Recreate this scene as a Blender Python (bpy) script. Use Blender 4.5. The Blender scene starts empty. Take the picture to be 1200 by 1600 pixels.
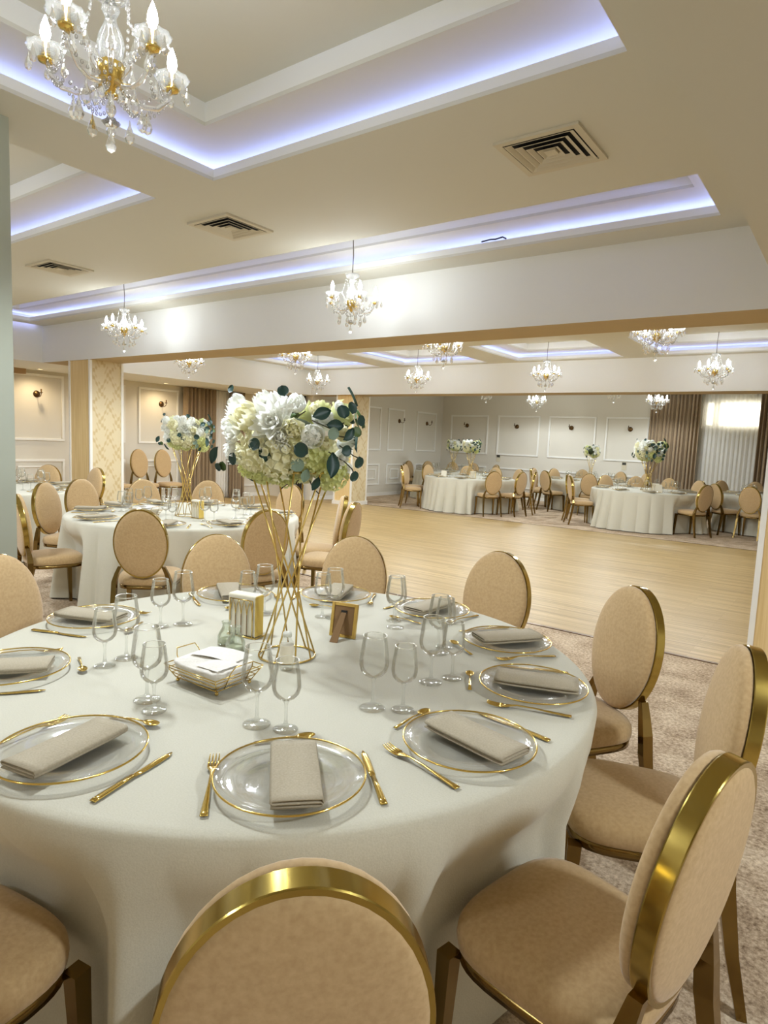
import bpy, math, random
from mathutils import Vector, Matrix
PI = math.pi
SC = bpy.context.scene
COL = SC.collection
# ------------------------------------------------------------------ camera
cd = bpy.data.cameras.new('camera'); cam = bpy.data.objects.new('camera', cd); COL.objects.link(cam)
cd.sensor_fit = 'VERTICAL'; cd.sensor_height = 36.0; cd.lens = 36.0 * 1002.4 / 1600.0
cd.clip_start = 0.02; cd.clip_end = 200
RIGHT = Vector((0.80289144, 0.59455608, 0.04322500)); DOWN = Vector((0.10023400, -0.06316724, -0.99295672)); FWD = Vector((-0.58763805, 0.80156906, -0.11031117))
m = Matrix((RIGHT, -DOWN, -FWD)).transposed().to_4x4(); m.translation = Vector((0, 0, 1.51)); cam.matrix_world = m
SC.camera = cam
# ------------------------------------------------------------------ world, exposure
EXPOSURE = 0.28
BULB = 125.0          # radiance of a chandelier candle bulb
LED = 12.5
SPOT = 100.0         # watts of the light each chandelier throws down
FILLC = (0.83, 0.915, 1.0)
#           # radiance of the cove strips
w = bpy.data.worlds.new('daylight'); SC.world = w; w.use_nodes = True
bg = w.node_tree.nodes['Background']; bg.inputs[0].default_value = (1.0, 0.98, 0.86, 1); bg.inputs[1].default_value = 5.0
SC.view_settings.view_transform = 'Standard'; SC.view_settings.look = 'None'; SC.view_settings.gamma = 1.0
SC.view_settings.use_curve_mapping = False; SC.view_settings.exposure = EXPOSURE
try:
    cy = SC.cycles
    cy.max_bounces = 14; cy.diffuse_bounces = 5; cy.glossy_bounces = 5; cy.transmission_bounces = 8; cy.transparent_max_bounces = 24
    cy.sample_clamp_indirect = 4.0; cy.caustics_reflective = False; cy.caustics_refractive = False; cy.use_denoising = True
except Exception: pass

# ------------------------------------------------------------------ materials
def lin(r, g, b):
    f = lambda c: (c/255/12.92) if c/255 <= 0.04045 else ((c/255+0.055)/1.055)**2.4
    return (f(r), f(g), f(b), 1)
def mat(name, col, rough=0.6, metal=0.0, spec=0.5, **kw):
    M = bpy.data.materials.new(name); M.use_nodes = True; b = M.node_tree.nodes['Principled BSDF']
    b.inputs['Base Color'].default_value = col if len(col) == 4 else (*col, 1)
    b.inputs['Roughness'].default_value = rough; b.inputs['Metallic'].default_value = metal
    b.inputs['Specular IOR Level'].default_value = spec
    for k, v in kw.items(): b.inputs[k.replace('_', ' ')].default_value = v
    return M
class NT:
    def __init__(s, M): s.t = M.node_tree; s.b = s.t.nodes['Principled BSDF']
    def n(s, ty, **kw):
        o = s.t.nodes.new(ty)
        for k, v in kw.items():
            if k.startswith('i_'):
                key = k[2:]
                o.inputs[int(key) if key.isdigit() else key.replace('_', ' ')].default_value = v
            else: setattr(o, k, v)
        return o
    def l(s, a, ai, b, bi): s.t.links.new(a.outputs[ai], b.inputs[bi])
    def ramp(s, stops):
        r = s.t.nodes.new('ShaderNodeValToRGB'); e = r.color_ramp.elements
        e[0].position, e[0].color = stops[0]; e[1].position, e[1].color = stops[-1]
        for p, c in stops[1:-1]:
            q = e.new(p); q.color = c
        return r
    def coords(s, scale=(1, 1, 1), rot=(0, 0, 0), out='Object'):
        tc = s.n('ShaderNodeTexCoord'); mp = s.n('ShaderNodeMapping'); mp.inputs['Scale'].default_value = scale; mp.inputs['Rotation'].default_value = rot
        s.l(tc, out, mp, 'Vector'); return mp
    def bump(s, src, out, strength, dist=0.01):
        b = s.n('ShaderNodeBump'); b.inputs['Strength'].default_value = strength; b.inputs['Distance'].default_value = dist
        s.l(src, out, b, 'Height'); s.l(b, 'Normal', s.b, 'Normal'); return b
def noisy(M, c1, c2, scale, bump=0.0, detail=3, stretch=(1, 1, 1), lo=0.3, hi=0.7, dist=0.004):
    t = NT(M); mp = t.coords(stretch); nz = t.n('ShaderNodeTexNoise', i_Scale=scale, i_Detail=detail)
    t.l(mp, 0, nz, 'Vector'); r = t.ramp([(lo, c1), (hi, c2)]); t.l(nz, 0, r, 0); t.l(r, 0, t.b, 'Base Color')
    if bump: t.bump(nz, 0, bump, dist)
    return M
WALL = mat('wall paint', lin(222, 215, 199), 0.75)
CEIL = mat('ceiling paint', lin(212, 210, 198), 0.8)
EDGE = mat('white tray edge paint', lin(236, 236, 230), 0.75)
BEAM = mat('white beam paint', lin(236, 236, 232), 0.8)
TRIMW = mat('white moulding', lin(242, 239, 230), 0.6)
COLUMN = mat('column paint', lin(172, 176, 160), 0.75)
CLOTH = noisy(mat('ivory tablecloth', lin(226, 220, 202), 0.85, Sheen_Weight=0.15), lin(201, 196, 176), lin(209, 204, 185), 260, 0.15, 2)
FAB = noisy(mat('beige velvet', lin(190, 160, 118), 0.9, spec=0.2, Sheen_Weight=0.25), lin(187, 156, 111), lin(201, 171, 126), 90, 0.06, 3)
GOLD = mat('polished gold', (0.78, 0.56, 0.16), 0.16, 1.0)
BRONZE = mat('gold plated frame', (0.46, 0.34, 0.09), 0.17, 1.0)
LEGDARK = mat('gold leg with painted floor reflection', (0.25, 0.165, 0.055), 0.2, 1.0)  # darker copy of the frame gold; dark floor reflection put into the colour
GOLDW = mat('gold wire', (0.72, 0.52, 0.17), 0.25, 1.0)
BRASS = mat('aged brass', (0.15, 0.085, 0.035), 0.35, 1.0)
NAP = noisy(mat('taupe napkin', lin(178, 166, 142), 0.9), lin(172, 160, 136), lin(186, 174, 150), 220, 0.12, 2)
PAPER = mat('white paper', lin(238, 230, 208), 0.9)
YELLOWP = mat('yellow paper', lin(222, 190, 96), 0.85)
LINER = noisy(mat('white linen', lin(236, 230, 218), 0.9), lin(230, 224, 212), lin(240, 235, 224), 150, 0.15, 2)
CARDB = mat('brown board', lin(132, 100, 62), 0.8)
BLACK = mat('black plastic', (0.012, 0.012, 0.012), 0.5)
CORD = mat('grey cord', lin(120, 112, 98), 0.7)
LOUV = mat('painted grille', lin(205, 197, 176), 0.6)
DUCT = mat('dark duct', (0.006, 0.007, 0.01), 0.9)
PLATE = mat('switch plate', lin(214, 204, 176), 0.5)
def petal_mat(name, col):
    M = mat(name, col, 0.8, spec=0.2); t = M.node_tree; b = t.nodes['Principled BSDF']; o = t.nodes['Material Output']
    tl = t.nodes.new('ShaderNodeBsdfTranslucent'); tl.inputs[0].default_value = col; mx = t.nodes.new('ShaderNodeMixShader'); mx.inputs[0].default_value = 0.5
    t.links.new(b.outputs[0], mx.inputs[1]); t.links.new(tl.outputs[0], mx.inputs[2]); t.links.new(mx.outputs[0], o.inputs[0]); return M
PETW, PETC, PETG = petal_mat('white petal', lin(252, 252, 246)), petal_mat('cream petal', lin(250, 247, 218)), petal_mat('green tinted petal', lin(238, 240, 184))
LEAFD = mat('dark eucalyptus leaf', lin(34, 66, 58), 0.45)
LEAFG = mat('green leaf', lin(82, 104, 56), 0.5)
LEAFS = mat('silvery leaf', lin(128, 148, 128), 0.6)
STEM = mat('woody stem', lin(70, 66, 40), 0.7)
def thin_glass(name, tint, blend, rough, diffuse=0.0, gain=1.0):
    M = bpy.data.materials.new(name); M.use_nodes = True; t = M.node_tree
    for n in list(t.nodes): t.nodes.remove(n)
    out = t.nodes.new('ShaderNodeOutputMaterial'); tr = t.nodes.new('ShaderNodeBsdfTransparent'); gl = t.nodes.new('ShaderNodeBsdfGlossy')
    tr.inputs[0].default_value = tint; gl.inputs['Roughness'].default_value = rough; gl.inputs[0].default_value = (0.95, 0.95, 0.93, 1)
    lw = t.nodes.new('ShaderNodeLayerWeight'); lw.inputs['Blend'].default_value = blend
    mu = t.nodes.new('ShaderNodeMath'); mu.operation = 'MULTIPLY'; mu.inputs[1].default_value = gain; mu.use_clamp = True
    t.links.new(lw.outputs['Fresnel'], mu.inputs[0])
    mx = t.nodes.new('ShaderNodeMixShader'); t.links.new(mu.outputs[0], mx.inputs[0]); t.links.new(tr.outputs[0], mx.inputs[1]); t.links.new(gl.outputs[0], mx.inputs[2])
    last = mx
    if diffuse:
        df = t.nodes.new('ShaderNodeBsdfTranslucent'); df.inputs[0].default_value = (0.95, 0.94, 0.9, 1)
        d2 = t.nodes.new('ShaderNodeBsdfDiffuse'); d2.inputs[0].default_value = (0.95, 0.94, 0.9, 1)
        a = t.nodes.new('ShaderNodeMixShader'); a.inputs[0].default_value = 0.5; t.links.new(df.outputs[0], a.inputs[1]); t.links.new(d2.outputs[0], a.inputs[2])
        m2 = t.nodes.new('ShaderNodeMixShader'); m2.inputs[0].default_value = diffuse; t.links.new(mx.outputs[0], m2.inputs[1]); t.links.new(a.outputs[0], m2.inputs[2]); last = m2
    t.links.new(last.outputs[0], out.inputs[0]); return M
GLASS = thin_glass('clear glass', (0.985, 0.99, 0.985, 1), 0.26, 0.012, 0.0, 0.8)
GLASSB = thin_glass('thick glass foot', (0.975, 0.98, 0.975, 1), 0.35, 0.05, 0.05, 0.45)
GLASSP = thin_glass('pressed glass plate', (0.99, 0.99, 0.99, 1), 0.25, 0.08, 0.05, 0.5)
CRYS = thin_glass('cut crystal', (0.965, 0.965, 0.965, 1), 0.50, 0.04, 0.06, 0.9)
GREENG = thin_glass('greenish bottle glass', (0.955, 0.98, 0.95, 1), 0.30, 0.04, 0.05, 0.6)
CRYSL = thin_glass('cut crystal seen afar', (0.965, 0.965, 0.965, 1), 0.50, 0.05, 0.22, 0.9)
SHEER = thin_glass('sheer voile', (1, 1, 1, 1), 0.02, 0.6, 0.60, 0.1)
def emit(name, col, s):
    M = bpy.data.materials.new(name); M.use_nodes = True; t = M.node_tree
    for n in list(t.nodes): t.nodes.remove(n)
    e = t.nodes.new('ShaderNodeEmission'); e.inputs[0].default_value = (*col, 1); e.inputs[1].default_value = s
    o = t.nodes.new('ShaderNodeOutputMaterial'); t.links.new(e.outputs[0], o.inputs[0]); return M
BULBM = emit('glowing candle bulb', (0.90, 0.96, 1.0), BULB)
LEDM = emit('blue violet led strip', (0.34, 0.41, 1.0), LED)
# carpet
CARPET = mat('carpet', (0.3, 0.2, 0.15), 0.95, spec=0.1)
t = NT(CARPET); mp = t.coords()
n1 = t.n('ShaderNodeTexNoise', i_Scale=55.0, i_Detail=4.0, i_Roughness=0.75); n2 = t.n('ShaderNodeTexNoise', i_Scale=5.0, i_Detail=3.0)
t.l(mp, 0, n1, 'Vector'); t.l(mp, 0, n2, 'Vector')
ad = t.n('ShaderNodeMath', operation='MULTIPLY_ADD'); ad.inputs[1].default_value = 0.45; t.l(n2, 0, ad, 0); t.l(n1, 0, ad, 2)
r = t.ramp([(0.50, lin(118, 96, 74)), (0.70, lin(194, 170, 142)), (0.92, lin(238, 220, 192))]); t.l(ad, 0, r, 0); t.l(r, 0, t.b, 'Base Color'); t.bump(n1, 0, 0.5, 0.01)
# dance floor
DANCE = mat('strip parquet', (0.6, 0.45, 0.25), 0.42)
t = NT(DANCE)
mp = t.coords(); bk = t.n('ShaderNodeTexBrick', i_Scale=1.0, i_Mortar_Size=0.0012, i_Brick_Width=0.9, i_Row_Height=0.07, offset=0.37)
bk.inputs['Color1'].default_value = lin(190, 160, 104); bk.inputs['Color2'].default_value = lin(206, 177, 122); bk.inputs['Mortar'].default_value = lin(170, 138, 88); t.l(mp, 0, bk, 'Vector')
m2 = t.coords((0.4, 26, 1)); n1 = t.n('ShaderNodeTexNoise', i_Scale=1.6, i_Detail=5.0, i_Roughness=0.65); t.l(m2, 0, n1, 'Vector')
r = t.ramp([(0.34, (0.58, 0.52, 0.42, 1)), (0.56, (1, 1, 1, 1))]); t.l(n1, 0, r, 0)
mx = t.n('ShaderNodeMix', data_type='RGBA', blend_type='MULTIPLY'); mx.inputs['Factor'].default_value = 0.9
t.l(bk, 0, mx, 6); t.l(r, 0, mx, 7); t.l(mx, 2, t.b, 'Base Color')
# laminate on pillars
WOOD = mat('beige wood laminate', (0.5, 0.38, 0.22), 0.5)
noisy(WOOD, lin(226, 194, 132), lin(242, 214, 158), 3.0, 0.0, 5, (22, 22, 0.6), 0.35, 0.65)
# damask wallpaper: ogee lattice with scrolls
DAM = mat('damask wallpaper', (0.7, 0.6, 0.4), 0.55)
t = NT(DAM); tc = t.n('ShaderNodeTexCoord'); sp = t.n('ShaderNodeSeparateXYZ'); t.l(tc, 'Object', sp, 0)
def mth(op, a, b=None):
    o = t.n('ShaderNodeMath', operation=op)
    for i, v in enumerate((a, b)):
        if v is None: continue
        if isinstance(v, tuple): t.l(v[0], v[1], o, i)
        else: o.inputs[i].default_value = v
    return (o, 0)
hsum = mth('ADD', (sp, 0), (sp, 1))
u = mth('MULTIPLY', hsum, 2*PI/0.26); v = mth('MULTIPLY', (sp, 2), 2*PI/0.46)
og = mth('ADD', mth('COSINE', u), mth('COSINE', v))
sc1 = mth('MULTIPLY', mth('SINE', mth('MULTIPLY', u, 3.0)), mth('SINE', mth('ADD', mth('MULTIPLY', v, 4.0), mth('MULTIPLY', mth('COSINE', u), 2.0))))
nzd = t.n('ShaderNodeTexNoise', i_Scale=42.0, i_Detail=2.0); t.l(tc, 'Object', nzd, 'Vector')
val = mth('ADD', mth('ABSOLUTE', og), mth('MULTIPLY', sc1, 0.9)); val = mth('ADD', val, mth('MULTIPLY', (nzd, 0), 0.7))
r = t.ramp([(0.08, lin(206, 183, 136)), (0.22, lin(214, 194, 150)), (0.5, lin(222, 206, 168))]); 
dv = mth('MULTIPLY', val, 0.45); t.l(dv[0], 0, r, 0); t.l(r, 0, t.b, 'Base Color')
CURT = noisy(mat('taupe curtain', lin(140, 118, 92), 0.85, Sheen_Weight=0.2), lin(146, 124, 94), lin(160, 138, 108), 60, 0.05)
TAUPE = mat('taupe pelmet', lin(176, 146, 108), 0.8)

# ------------------------------------------------------------------ mesh helper
class MB:
    def __init__(s): s.v = []; s.f = []; s.sm = []
    def add(s, vs, fs, smooth=True):
        o = len(s.v); s.v += [tuple(p) for p in vs]; s.f += [tuple(i+o for i in f) for f in fs]; s.sm += [smooth]*len(fs); return s
    def box(s, x0, x1, y0, y1, z0, z1):
        vs = [(x, y, z) for z in (z0, z1) for y in (y0, y1) for x in (x0, x1)]
        return s.add(vs, [(0, 2, 3, 1), (4, 5, 7, 6), (0, 1, 5, 4), (2, 6, 7, 3), (0, 4, 6, 2), (1, 3, 7, 5)], False)
    def loft(s, rings, closed=True, cap=True, smooth=True):
        n = len(rings[0]); vs = [p for r_ in rings for p in r_]; fs = []
        for i in range(len(rings)-1):
            for j in range(n if closed else n-1):
                k = (j+1) % n; fs.append((i*n+j, i*n+k, (i+1)*n+k, (i+1)*n+j))
        if cap and closed: fs.append(tuple(range(n-1, -1, -1))); fs.append(tuple((len(rings)-1)*n+j for j in range(n)))
        return s.add(vs, fs, smooth)
    def lathe(s, prof, n=24, c=(0, 0, 0), lobes=0, amp=0.0):
        rings = []
        for r_, z in prof:
            rings.append([(c[0]+r_*(1+amp*math.cos(lobes*2*PI*j/n))*math.cos(2*PI*j/n), c[1]+r_*(1+amp*math.cos(lobes*2*PI*j/n))*math.sin(2*PI*j/n), c[2]+z) for j in range(n)])
        return s.loft(rings)
    def torus(s, R, r_, n=32, k=6, c=(0, 0, 0)):
        pts = [(c[0]+R*math.cos(2*PI*i/n), c[1]+R*math.sin(2*PI*i/n), c[2]) for i in range(n)]
        return s.tube(pts, r_, k, True)
    def tube(s, pts, r_, k=6, closed=False, flat=None):
        P = [Vector(p) for p in pts]; n = len(P); rs = r_ if isinstance(r_, (list, tuple)) else [r_]*n; rings = []; up = None
        for i in range(n):
            if closed: d = P[(i+1) % n]-P[i-1]
            else: d = P[min(i+1, n-1)]-P[max(i-1, 0)]
            d.normalize()
            if up is None: up = Vector((0, 0, 1)) if abs(d.z) < 0.95 else Vector((1, 0, 0))
            x = d.cross(up)
            if x.length < 1e-6: x = d.orthogonal()
            x.normalize(); y = x.cross(d); up = y
            f = flat or 1.0
            rings.append([P[i]+(x*math.cos(2*PI*j/k)+y*math.sin(2*PI*j/k)*f)*rs[i] for j in range(k)])
        if closed: rings.append(rings[0]); return s.loft(rings, True, False)
        return s.loft(rings)
    def ball(s, c, r_, n=8, k=6, sz=1.0):
        prof = [(max(1e-4, r_*math.sin(PI*i/k)), -r_*sz*math.cos(PI*i/k)) for i in range(k+1)]
        return s.lathe(prof, n, c)
    def grid(s, fn, nu, nv, smooth=True):
        vs = [fn(i/nu, j/nv) for i in range(nu+1) for j in range(nv+1)]
        fs = [(i*(nv+1)+j, (i+1)*(nv+1)+j, (i+1)*(nv+1)+j+1, i*(nv+1)+j+1) for i in range(nu) for j in range(nv)]
        return s.add(vs, fs, smooth)
    def merge(s, o, M):
        return s.add2([M @ Vector(p) for p in o.v], o)
    def add2(s, vs, o):
        k = len(s.v); s.v += [tuple(p) for p in vs]; s.f += [tuple(i+k for i in f) for f in o.f]; s.sm += o.sm; return s
    def mesh(s, name, mats):
        me = bpy.data.meshes.new(name); me.from_pydata(s.v, [], s.f); me.update()
        me.polygons.foreach_set('use_smooth', s.sm)
        for M in (mats if isinstance(mats, (list, tuple)) else [mats]): me.materials.append(M)
        return me
def link(name, data, parent=None, loc=(0, 0, 0), rot=(0, 0, 0)):
    o = bpy.data.objects.new(name, data); COL.objects.link(o); o.location = loc; o.rotation_euler = rot
    if parent: o.parent = parent
    return o
def obj(name, mb, mats, parent=None, loc=(0, 0, 0), rot=(0, 0, 0)): return link(name, mb.mesh(name, mats), parent, loc, rot)
def tag(o, label, cat, group=None):
    o['label'] = label; o['category'] = cat
    if group: o['group'] = group
    elif 'group' in o: del o['group']
    return o
def thing(name, label, cat, loc=(0, 0, 0), rz=0.0, group=None): return tag(link(name, None, None, loc, (0, 0, rz)), label, cat, group)
def dup(root, label, loc, rz=0.0, group=None, scale=None):
    r_ = root.copy(); COL.objects.link(r_); r_.location = loc; r_.rotation_euler = (0, 0, rz); tag(r_, label, root['category'], group)
    if scale: r_.scale = scale
    for ch in list(root.children):
        c = ch.copy(); COL.objects.link(c); c.parent = r_
        for g in list(ch.children):
            d = g.copy(); COL.objects.link(d); d.parent = c
    return r_
def struct(name, mb, M, parent=None):
    o = obj(name, mb, M, parent); o['kind'] = 'structure'; return o
def bevel(o, wd, seg=2):
    md = o.modifiers.new('bevel', 'BEVEL'); md.width = wd; md.segments = seg; md.limit_method = 'ANGLE'; return o
class FirstUse:
    """hands out a prototype the first time, copies after that"""
    def __init__(s, root): s.root = root; s.used = False
    def put(s, label, loc, rz=0.0, group=None, scale=None):
        if not s.used:
            s.used = True; s.root.location = loc; s.root.rotation_euler = (0, 0, rz); tag(s.root, label, s.root['category'], group)
            if scale: s.root.scale = scale
            return s.root
        o = dup(s.root, label, loc, rz, group)
        o.scale = scale or (1, 1, 1)
        return o
DIM = {}
def dim(root, f):
    """a lamp of another strength for this chandelier"""
    for c in root.children:
        if c.type == 'LIGHT':
            if f not in DIM: DIM[f] = c.data.copy(); DIM[f].energy *= f
            c.data = DIM[f]
    return root
def ordinal(i): return ['first', 'second', 'third', 'fourth', 'fifth', 'sixth', 'seventh', 'eighth', 'ninth', 'tenth', 'eleventh', 'twelfth', 'thirteenth'][i]
def screen(p):
    q = Vector(p)-Vector((0, 0, 1.51)); return 600+1002.4*q.dot(RIGHT)/q.dot(FWD)

# ------------------------------------------------------------------ room shell
ZC, ZB = 3.06, 2.5          # ceiling, beam underside
XL, XL2, YF = -12.1, -10.58, 17.3
XR, YB = 3.4, -3.2
XS = -10.5                  # face of the soffit along the left alcove
BY0, BY1 = 5.06, 5.58       # first beam
CY0, CY1 = 11.22, 11.75     # second beam
RX = -0.485                 # beam above the camera
struct('floor', MB().box(XL-0.2, XR+0.2, YB-0.2, YF+0.2, -0.12, 0.0), CARPET)
struct('floor_dance', MB().box(XL+0.05, 2.6, 5.13, 11.83, 0.0, 0.004), DANCE)
struct('trim_1', MB().box(XL+0.05, 2.6, 5.10, 5.135, 0.0, 0.006).box(XL+0.05, 2.6, 11.82, 11.85, 0.0, 0.006), BRASS)
wl = MB().box(XL-0.2, XL, YB, 11.38, 0, 3.4).box(XL-0.2, XL2, 11.38, YF, 0, 3.4)
struct('wall_left', wl, WALL)
# far wall with a window opening behind the voile
WX0, WX1, WZ0, WZ1 = -3.14, -1.75, 2.19, 2.80
struct('wall_far', MB().box(XL, WX0, YF, YF+0.2, 0, 3.4).box(WX1, XR, YF, YF+0.2, 0, 3.4).box(WX0, WX1, YF, YF+0.2, 0, WZ0).box(WX0, WX1, YF, YF+0.2, WZ1, 3.4), WALL)
struct('wall_right', MB().box(XR, XR+0.2, YB, YF, 0, 3.4), WALL)
struct('wall_back', MB().box(XL, XR, YB-0.2, YB, 0, 3.4), WALL)
wf = MB().box(WX0, WX1, YF+0.05, YF+0.1, WZ0, WZ0+0.04).box(WX0, WX1, YF+0.05, YF+0.1, WZ1-0.04, WZ1)
for x in (WX0, -2.96, -2.88, WX1-0.04): wf.box(x, x+0.05, YF+0.05, YF+0.1, WZ0, WZ1)
wf.box(-2.96, -2.86, YF+0.03, YF+0.12, WZ0, WZ1)
struct('window_1', wf, TRIMW)

def coffer_ceiling(holes, x0, x1, y0, y1, zc, name):
    """ceiling with recessed trays: lip, hidden cove ledge with strip, raised centre"""
    xs = sorted({x0, x1, *[h[0] for h in holes], *[h[1] for h in holes]}); ys = sorted({y0, y1, *[h[2] for h in holes], *[h[3] for h in holes]})
    b = MB()
    for i in range(len(xs)-1):
        for j in range(len(ys)-1):
            cx, cy_ = (xs[i]+xs[i+1])/2, (ys[j]+ys[j+1])/2
            if any(h[0] < cx < h[1] and h[2] < cy_ < h[3] for h in holes): continue
            b.box(xs[i], xs[i+1], ys[j], ys[j+1], zc, zc+0.02)
    led = MB(); wb = MB()
    zl, z2, z3, ins0, ex, th = zc+0.068, zc+0.13, zc+0.251, 0.30, 0.20, 0.02
    for (a, c, d, e) in holes:
        ins = 0.21 if (e-d) < 1.0 else ins0
        for (p, q, s_, u_) in ((a-th, c+th, d-th, d), (a-th, c+th, e, e+th), (a-th, a, d, e), (c, c+th, d, e)): wb.box(p, q, s_, u_, zc+0.02, zl)
        A, Cc, D, Ee = a-ex, c+ex, d-ex, e+ex
        for (p, q, s_, u_) in ((A, Cc, D-.02, D), (A, Cc, Ee, Ee+.02), (A-.02, A, D, Ee), (Cc, Cc+.02, D, Ee)): b.box(p, q, s_, u_, zc+0.02, z2+0.02)
        ix = 0.13 if (e-d) < 1.0 else ins; i0, i1, j0, j1 = a+ix, c-ix, d+ins, e-ins
        for (p, q, s_, u_) in ((A, Cc, D, j0), (A, Cc, j1, Ee), (A, i0, j0, j1), (i1, Cc, j0, j1)): b.box(p, q, s_, u_, z2, z2+0.02)
        for (p, q, s_, u_) in ((i0-.02, i1+.02, j0-.02, j0), (i0-.02, i1+.02, j1, j1+.02), (i0-.02, i0, j0, j1), (i1, i1+.02, j0, j1)): wb.box(p, q, s_, u_, z2+0.02, z3+0.02)
        b.box(i0-.02, i1+.02, j0-.02, j1+.02, z3, z3+0.02)
        k = 0.185
        for (p, q, s_, u_) in ((a-k, c+k, d-k-.002, d-k), (a-k, c+k, e+k, e+k+.002), (a-k-.002, a-k, d-k, e+k), (c+k, c+k+.002, d-k, e+k)): led.box(p, q, s_, u_, zc+0.024, zc+0.064)
    struct(name, b, CEIL); struct('tray_edge', wb, EDGE); struct('led_strip', led, LEDM)
H1 = [(-3.384, -0.888, -0.1, 2.682), (-6.46, -3.968, -0.1, 2.675), (-9.55, -7.06, -0.1, 2.675), (-10.27, -0.885, 4.018, 4.763)]
coffer_ceiling(H1, -10.45, RX, YB, BY0, ZC, 'ceiling')
XM = [(-10.2, -8.35), (-7.72, -5.82), (-5.2, -3.31), (-2.72, -0.82)]
coffer_ceiling([(a, b_, y0, y1) for a, b_ in XM for y0, y1 in ((5.95, 7.85), (9.15, 11.03))], -10.45, XR, BY1, CY0, ZC, 'ceiling_middle')
struct('ceiling_far', MB().box(XL, XR, CY1, YF, ZC, ZC+0.05), CEIL)
struct('ceiling_cap', MB().box(XL-0.2, XR+0.2, YB-0.2, YF+0.2, 3.4, 3.5), CEIL)
# beams and soffits
SOFF = mat('soffit with painted bounce tint', lin(186, 166, 132), 0.8)  # tan floor bounce painted into the colour of the beam undersides
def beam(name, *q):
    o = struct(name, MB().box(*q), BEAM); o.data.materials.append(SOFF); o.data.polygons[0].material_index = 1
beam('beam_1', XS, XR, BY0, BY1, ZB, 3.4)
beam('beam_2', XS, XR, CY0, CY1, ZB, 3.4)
struct('beam_3', MB().box(RX, 0.075, YB, BY0, ZB, 3.4), CEIL)
struct('ceiling_right', MB().box(0.075, XR, YB, BY0, ZC, ZC+0.05), CEIL)
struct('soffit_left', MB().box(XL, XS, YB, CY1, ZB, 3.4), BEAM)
struct('pelmet', MB().box(XL, XL+0.12, YB, BY1-0.1, 2.41, ZB), TAUPE)
# column at the left edge
struct('column', MB().box(-3.965, -3.652, 0.95, 1.607, 0, ZC), COLUMN)
# pillars
def pillar(x0, x1, y0, y1, name):
    o = MB(); o.box(x0, x1, y0, y1, 0.0, ZB)
    me = o.mesh(name, [DAM, WOOD]); me.polygons[2].material_index = 1; me.polygons[3].material_index = 1
    p = link(name, me); p['kind'] = 'structure'
    c = MB(); k = 0.018
    for x in (x0, x1):
        for y in (y0, y1): c.box(x-k, x+k, y-k, y+k, 0.09, ZB)
    obj('corner_trim', c, TRIMW, p)
    obj('plinth', MB().box(x0-0.035, x1+0.035, y0-0.035, y1+0.035, 0, 0.09), TRIMW, p)
    return p
pillar(-9.71, -9.14, BY0+0.02, BY1, 'pillar')
pillar(-9.76, -9.27, 11.32, 11.88, 'pillar')
pillar(-0.49, 0.06, BY0+0.02, BY1, 'pillar')
# ------------------------------------------------------------------ wall mouldings
trim_i = [1]
def frame_on(axis, plane, a0, a1, z0, z1, wd=0.045, dp=0.03):
    """rectangular panel moulding on a wall: axis 'x' = wall along x at y=plane, axis 'y' = wall along y at x=plane"""
    trim_i[0] += 1; b = MB()
    rr = [(a0, a1, z0, z0+wd), (a0, a1, z1-wd, z1), (a0, a0+wd, z0+wd, z1-wd), (a1-wd, a1, z0+wd, z1-wd)]
    for (p, q, s_, u_) in rr:
        if axis == 'x': b.box(p, q, plane-dp, plane, s_, u_)
        else: b.box(plane, plane+dp, p, q, s_, u_)
    bevel(struct('trim_%d' % trim_i[0], b, TRIMW), 0.006)
def rail(axis, plane, a0, a1, z0, z1, dp=0.02, nm=None):
    trim_i[0] += 1; b = MB()
    if axis == 'x': b.box(a0, a1, plane-dp, plane, z0, z1)
    else: b.box(plane, plane+dp, a0, a1, z0, z1)
    struct(nm or 'trim_%d' % trim_i[0], b, TRIMW)
for a0, a1 in ((-10.25, -8.97), (-8.66, -7.35), (-7.08, -5.76), (-5.50, -4.4)): frame_on('x', YF, a0, a1, 1.24, 2.39)
for a0, a1 in ((-10.25, -8.97), (-8.66, -7.35), (-7.08, -5.76), (-5.50, -4.4)): frame_on('x', YF, a0, a1, 0.3, 0.88)
for a0, a1 in ((11.6, 12.75), (13.0, 14.1), (14.42, 15.2), (15.85, 16.92)):
    frame_on('y', XL2, a0, a1, 1.24, 2.41); frame_on('y', XL2, a0, a1, 0.3, 0.88); frame_on('y', XL2, a0+0.17, a1-0.17, 0.45, 0.74, 0.03)
for a0, a1 in ((2.2, 3.6), (3.85, 4.95), (5.15, 6.2), (6.5, 7.45), (7.75, 8.72)):
    frame_on('y', XL, a0, a1, 1.24, 2.40 if a0 > 6.3 else 2.44); frame_on('y', XL, a0, a1, 0.25, 0.90); frame_on('y', XL, a0+0.2, a1-0.2, 0.4, 0.78, 0.03)
frame_on('y', XL, 10.45, 11.3, 0.25, 0.62)
rail('y', XL, YB, 11.38, 0, 0.09, 0.02, 'baseboard_left'); rail('y', XL2, 11.38, YF, 0, 0.09, 0.02, 'baseboard_alcove'); rail('x', YF, XL2, XR, 0, 0.09, 0.02, 'baseboard_far')
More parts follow.
